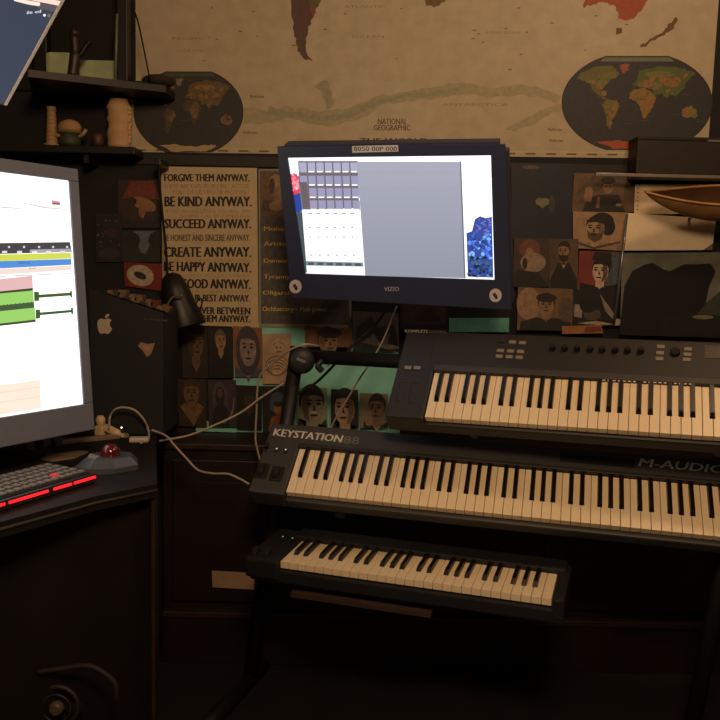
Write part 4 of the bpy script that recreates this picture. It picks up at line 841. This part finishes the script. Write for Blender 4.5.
for k in range(13): prof.append((W2 * (.82 + .18 * rr.random()) * (1 if k < 10 else (1, .9, .72)[k - 10]), k * hz / 12))
mb.lathe([(W2 * .9, 0)] + prof[1:], mat((196, 158, 116), .7, noise=.12, nscale=30), Matrix.Translation((cx, YO + .005, ZL + .0005)) @ Matrix.Diagonal((1, .75, 1, 1)), 14)
for k in range(9): mb.sphere((cx + W2 * .85, YO + .005 - .008 * rr.random(), ZL + .02 + k * hz / 12), .006 + .004 * rr.random(), mat((196, 158, 116), .7, noise=.12, nscale=30), n=10)
tag(mb.build('carved_ornament', loc=(cx, YO, ZL)), 'tall pale rough-edged carved ornament, largest on the low shelf', 'ornament')
p = onY(98, 147, YO); mb = MB(); mb.lathe([(.016, .0005), (.02, .01), (.02, .036), (.014, .044)], mat((70, 40, 34), .5), Matrix.Translation((p.x, YO, ZL)), 18); tag(mb.build('small_pot', loc=(p.x, YO, ZL)), 'small dark reddish pot beside the tall pale ornament', 'pot')

# ------------------------------------------------------------------ right hand shelf, box and boat
Ysh = -.12
z0 = onY(650, 177.5, Ysh).z; z1 = onY(650, 173, Ysh).z; x0 = onY(640, 175, Ysh).x
ms = empty('metal_shelf', 'narrow shelf with a pale metal front edge, carrying the black box', 'shelf', (x0 + .3, -.08, z0)); bpy.context.view_layer.update()
wpart('board', ms, lambda m: m.box((x0 - .012, Ysh + .002, z0), (x0 + .62, -.006, z1 - .002), mat((70, 66, 64), .5)))
wpart('edge_strip', ms, lambda m: m.box((onY(596, 176, Ysh).x, Ysh - .004, z0 + .001), (x0 + .62, Ysh + .0018, z1 - .003), mat((158, 146, 134), .35, metal=.5), .001), 'pale metal edge strip')
zb0 = z1 - .0015; zb1 = onY(680, 137, Ysh + .02).z; xb = onY(637, 150, Ysh + .02).x
bx = empty('black_box', 'long plain black box on the metal shelf, covering the map corner', 'box', (xb + .25, -.08, zb0)); bpy.context.view_layer.update()
wpart('case', bx, lambda m: m.box((xb, Ysh + .015, zb0), (xb + .5, -.012, zb1 - .012), mat((36, 28, 24), .6, noise=.2), .003))
wpart('lid', bx, lambda m: m.box((xb - .001, Ysh + .013, zb1 - .012), (xb + .501, -.010, zb1), mat((30, 24, 21), .6, noise=.2), .003))
mb = MB(); q = onY(708, 140.5, Ysh + .012); mb.box((q.x, q.y, q.z - .003), (q.x + .08, q.y + .003, q.z + .002), GREYM); o = mb.build('clasp'); o.parent = bx; o.matrix_parent_inverse = bx.matrix_world.inverted()
# wooden boat model: hull lofted between bow and stern, its open side tipped towards the room
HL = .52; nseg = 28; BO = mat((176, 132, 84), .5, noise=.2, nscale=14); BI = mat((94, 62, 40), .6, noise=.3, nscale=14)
def hull_pt(s, a, inset=0):
    wdt = .052 * math.sin(math.pi * min(max(s, 0), 1)) ** .95; dep = .088 * math.sin(math.pi * s) ** .75
    sheer = .020 * (2 * s - 1) ** 2
    return Vector((s * HL, -(wdt - inset) * math.cos(a), sheer - (dep - inset) * math.sin(a)))
bt = empty('wooden_boat', 'slim wooden boat model, tan hull and brown inside, hung in front of the pale papers', 'boat', onY(643, 197.5, -.20), Matrix.Rotation(math.radians(-3), 3, 'Y') @ Matrix.Rotation(math.radians(38), 3, 'X')); bpy.context.view_layer.update()
def skin(mb, inset, m, flip=False):
    g = [[mb.bm.verts.new(hull_pt(.004 + .992 * i / nseg, math.pi * j / 14, inset if 0 < i < nseg else 0)) for j in range(15)] for i in range(nseg + 1)]
    k = mb.mi(m)
    for i in range(nseg):
        for j in range(14):
            f = mb.bm.faces.new((g[i][j], g[i + 1][j], g[i + 1][j + 1], g[i][j + 1])); f.material_index = k; f.smooth = True
    return g
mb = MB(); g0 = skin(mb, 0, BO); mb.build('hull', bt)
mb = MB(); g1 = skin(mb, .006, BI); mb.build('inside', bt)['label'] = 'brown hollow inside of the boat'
mb = MB()
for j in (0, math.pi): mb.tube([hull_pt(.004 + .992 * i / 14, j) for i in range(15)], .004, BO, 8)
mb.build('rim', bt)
wpart('hanger', bt, lambda m: (m.tube([bt.matrix_world @ Vector((.2, .0, -.045)), Vector((onY(643, 197.5, -.20).x + .2, -.03, onY(643, 197.5, -.20).z - .05))], .004, STEEL, 8)))
mb = MB(); mb.tube([onY(627, 214, -.05), onY(621, 268, -.05), onY(614.5, 321, -.05)], .0045, mat((140, 144, 150), .2, metal=.6), 8, False)
tag(mb.build('metal_rod', loc=onY(621, 268, -.05)), 'thin pale metal rod leaning upright beside the red and blue print', 'rod')
mb = MB(); mb.prism([(onY(u, v, -.03).x, onY(u, v, -.03).z) for u, v in ((600, 322), (614, 318), (628, 321), (629, 325), (600, 326))], -.03, -.022, mat((176, 158, 136), .5), MF)
tag(mb.build('paper_scrap', loc=onY(614, 322, -.03)), 'small crumpled white scrap at the foot of the metal rod', 'paper')

# ------------------------------------------------------------------ cables
WC = mat((176, 162, 146), .5); WC2 = mat((150, 140, 128), .5)
def cable(label, pts, r=.0032, m=WC, name='cable', group='loose cables'):
    mb = MB(); P_ = [Vector(p) for p in pts]; mb.tube(P_, r, m, 8); return tag(mb.build(name, loc=P_[len(P_) // 2]), label, 'cable', group)
cable('white cable draped over the stand knob and hanging down behind the long keyboard', [onY(u, v, y) for u, v, y in ((318, 346, -.35), (305, 344.5, -.38), (290, 350, -.36), (274, 362, -.32), (261, 374, -.30), (257.5, 388, -.29), (256.5, 412, -.285), (255.5, 438, -.28), (258, 452, -.28), (262, 470, -.28), (262, 500, -.28))])
cable('long pale cable sagging from the stand upright to the white box on the desk', [onY(u, v, y) for u, v, y in ((284, 383, -.30), (262, 397, -.30), (240, 413, -.31), (215, 425, -.33), (190, 435, -.35), (165, 440, -.37), (150, 442, -.385)) ] + [onZ(140, 441, DESK + .014)])
cable('pale cable hanging from the desk edge to the left end of the long keyboard', [onZ(152, 430, DESK + .02), onY(166, 436, -.40), onY(175, 446, -.40), onY(186, 458, -.405), onY(198, 470, -.42), onY(213, 473.5, -.44), onY(228, 474, -.46), onY(240, 479, -.48), onY(249, 484, -.50)])
cable('white cable arching over the desk from the adapter to the white box', [onZ(109, 428, DESK + .03), onY(110, 417, -.40 - .03), onY(115, 409.5, -.44), onY(124, 407.5, -.44), onY(135, 410.5, -.44), onY(144, 420, -.43), onY(148.5, 431, -.42), onZ(148, 441, DESK + .005), onZ(141, 442.5, DESK + .016)])
cable('short thick pale cable end sticking up at the desk corner', [onZ(147, 427, DESK + .02), onZ(154, 424, DESK + .024), onZ(161, 420, DESK + .034)], .006)
cable('thin pale cable dropping from the small monitor past the three faces', [onY(u, v, y) for u, v, y in ((397, 306, -.2), (392, 318, -.2), (384, 338, -.22), (372, 360, -.25), (360, 378, -.27), (348, 398, -.28), (338, 414, -.29), (330, 430, -.30))], .0026, WC2)
cable('thin black cable slanting from the stand bar to the upright', [onY(u, v, y) for u, v, y in ((386, 310, -.2), (374, 326, -.2), (352, 346, -.22), (334, 365, -.26), (318, 381, -.28), (303, 391, -.29), (290, 398, -.30))], .004, RUB)
cable('dark cable hanging straight down behind the lowest keyboard', [onY(u, v, y) for u, v, y in ((272, 478, -.30), (269, 505, -.27), (266, 540, -.26))], .004, BLK2)

# ------------------------------------------------------------------ floor pedal and reddish cloth at the lower left
fy = -1.05
fn = empty('floor_fan', 'dark round fan on the floor at the lower left, mostly hidden in shadow', 'fan', onY(60, 700, fy) * 1); bpy.context.view_layer.update()
c = onY(58, 706, fy)
MY = Matrix.Translation(c) @ Matrix.Rotation(math.radians(90), 4, 'X')
r0 = (onY(78, 706, fy) - c).length
wpart('cage', fn, lambda m: (m.tube([c + Vector((r0 * 1.0 * math.cos(t * math.pi / 12), 0, r0 * 1.0 * math.sin(t * math.pi / 12))) for t in range(25)], .005, mat((36, 33, 31), .6), 8), m.tube([c + Vector((r0 * .7 * math.cos(t * math.pi / 12), -.01, r0 * .7 * math.sin(t * math.pi / 12))) for t in range(25)], .002, BLK2, 6)))
wpart('hub', fn, lambda m: m.lathe([(.014, 0), (.016, .012), (.010, .02)], mat((84, 74, 60), .5), MY, 20), 'pale round hub')
wpart('blade', fn, lambda m: [m.prism(ell_pts(.035 * math.cos(k * 2.094), .035 * math.sin(k * 2.094), .022, .012, 12, 0, 360, math.degrees(k * 2.094)), .0, .003, BLK, MY) for k in range(3)])
wpart('hood', fn, lambda m: m.tube([onY(u, v, fy - .02) for u, v in ((38, 672), (60, 669), (88, 666), (105, 674), (115, 684), (116, 700))], .006, mat((30, 24, 22), .7), 8))
wpart('base', fn, lambda m: (m.box((c.x - .07, c.y - .03, .001), (c.x + .07, c.y + .07, .02), BLK, .006), m.box((c.x - .012, c.y + .01, .018), (c.x + .012, c.y + .03, c.z - .02), BLK)))
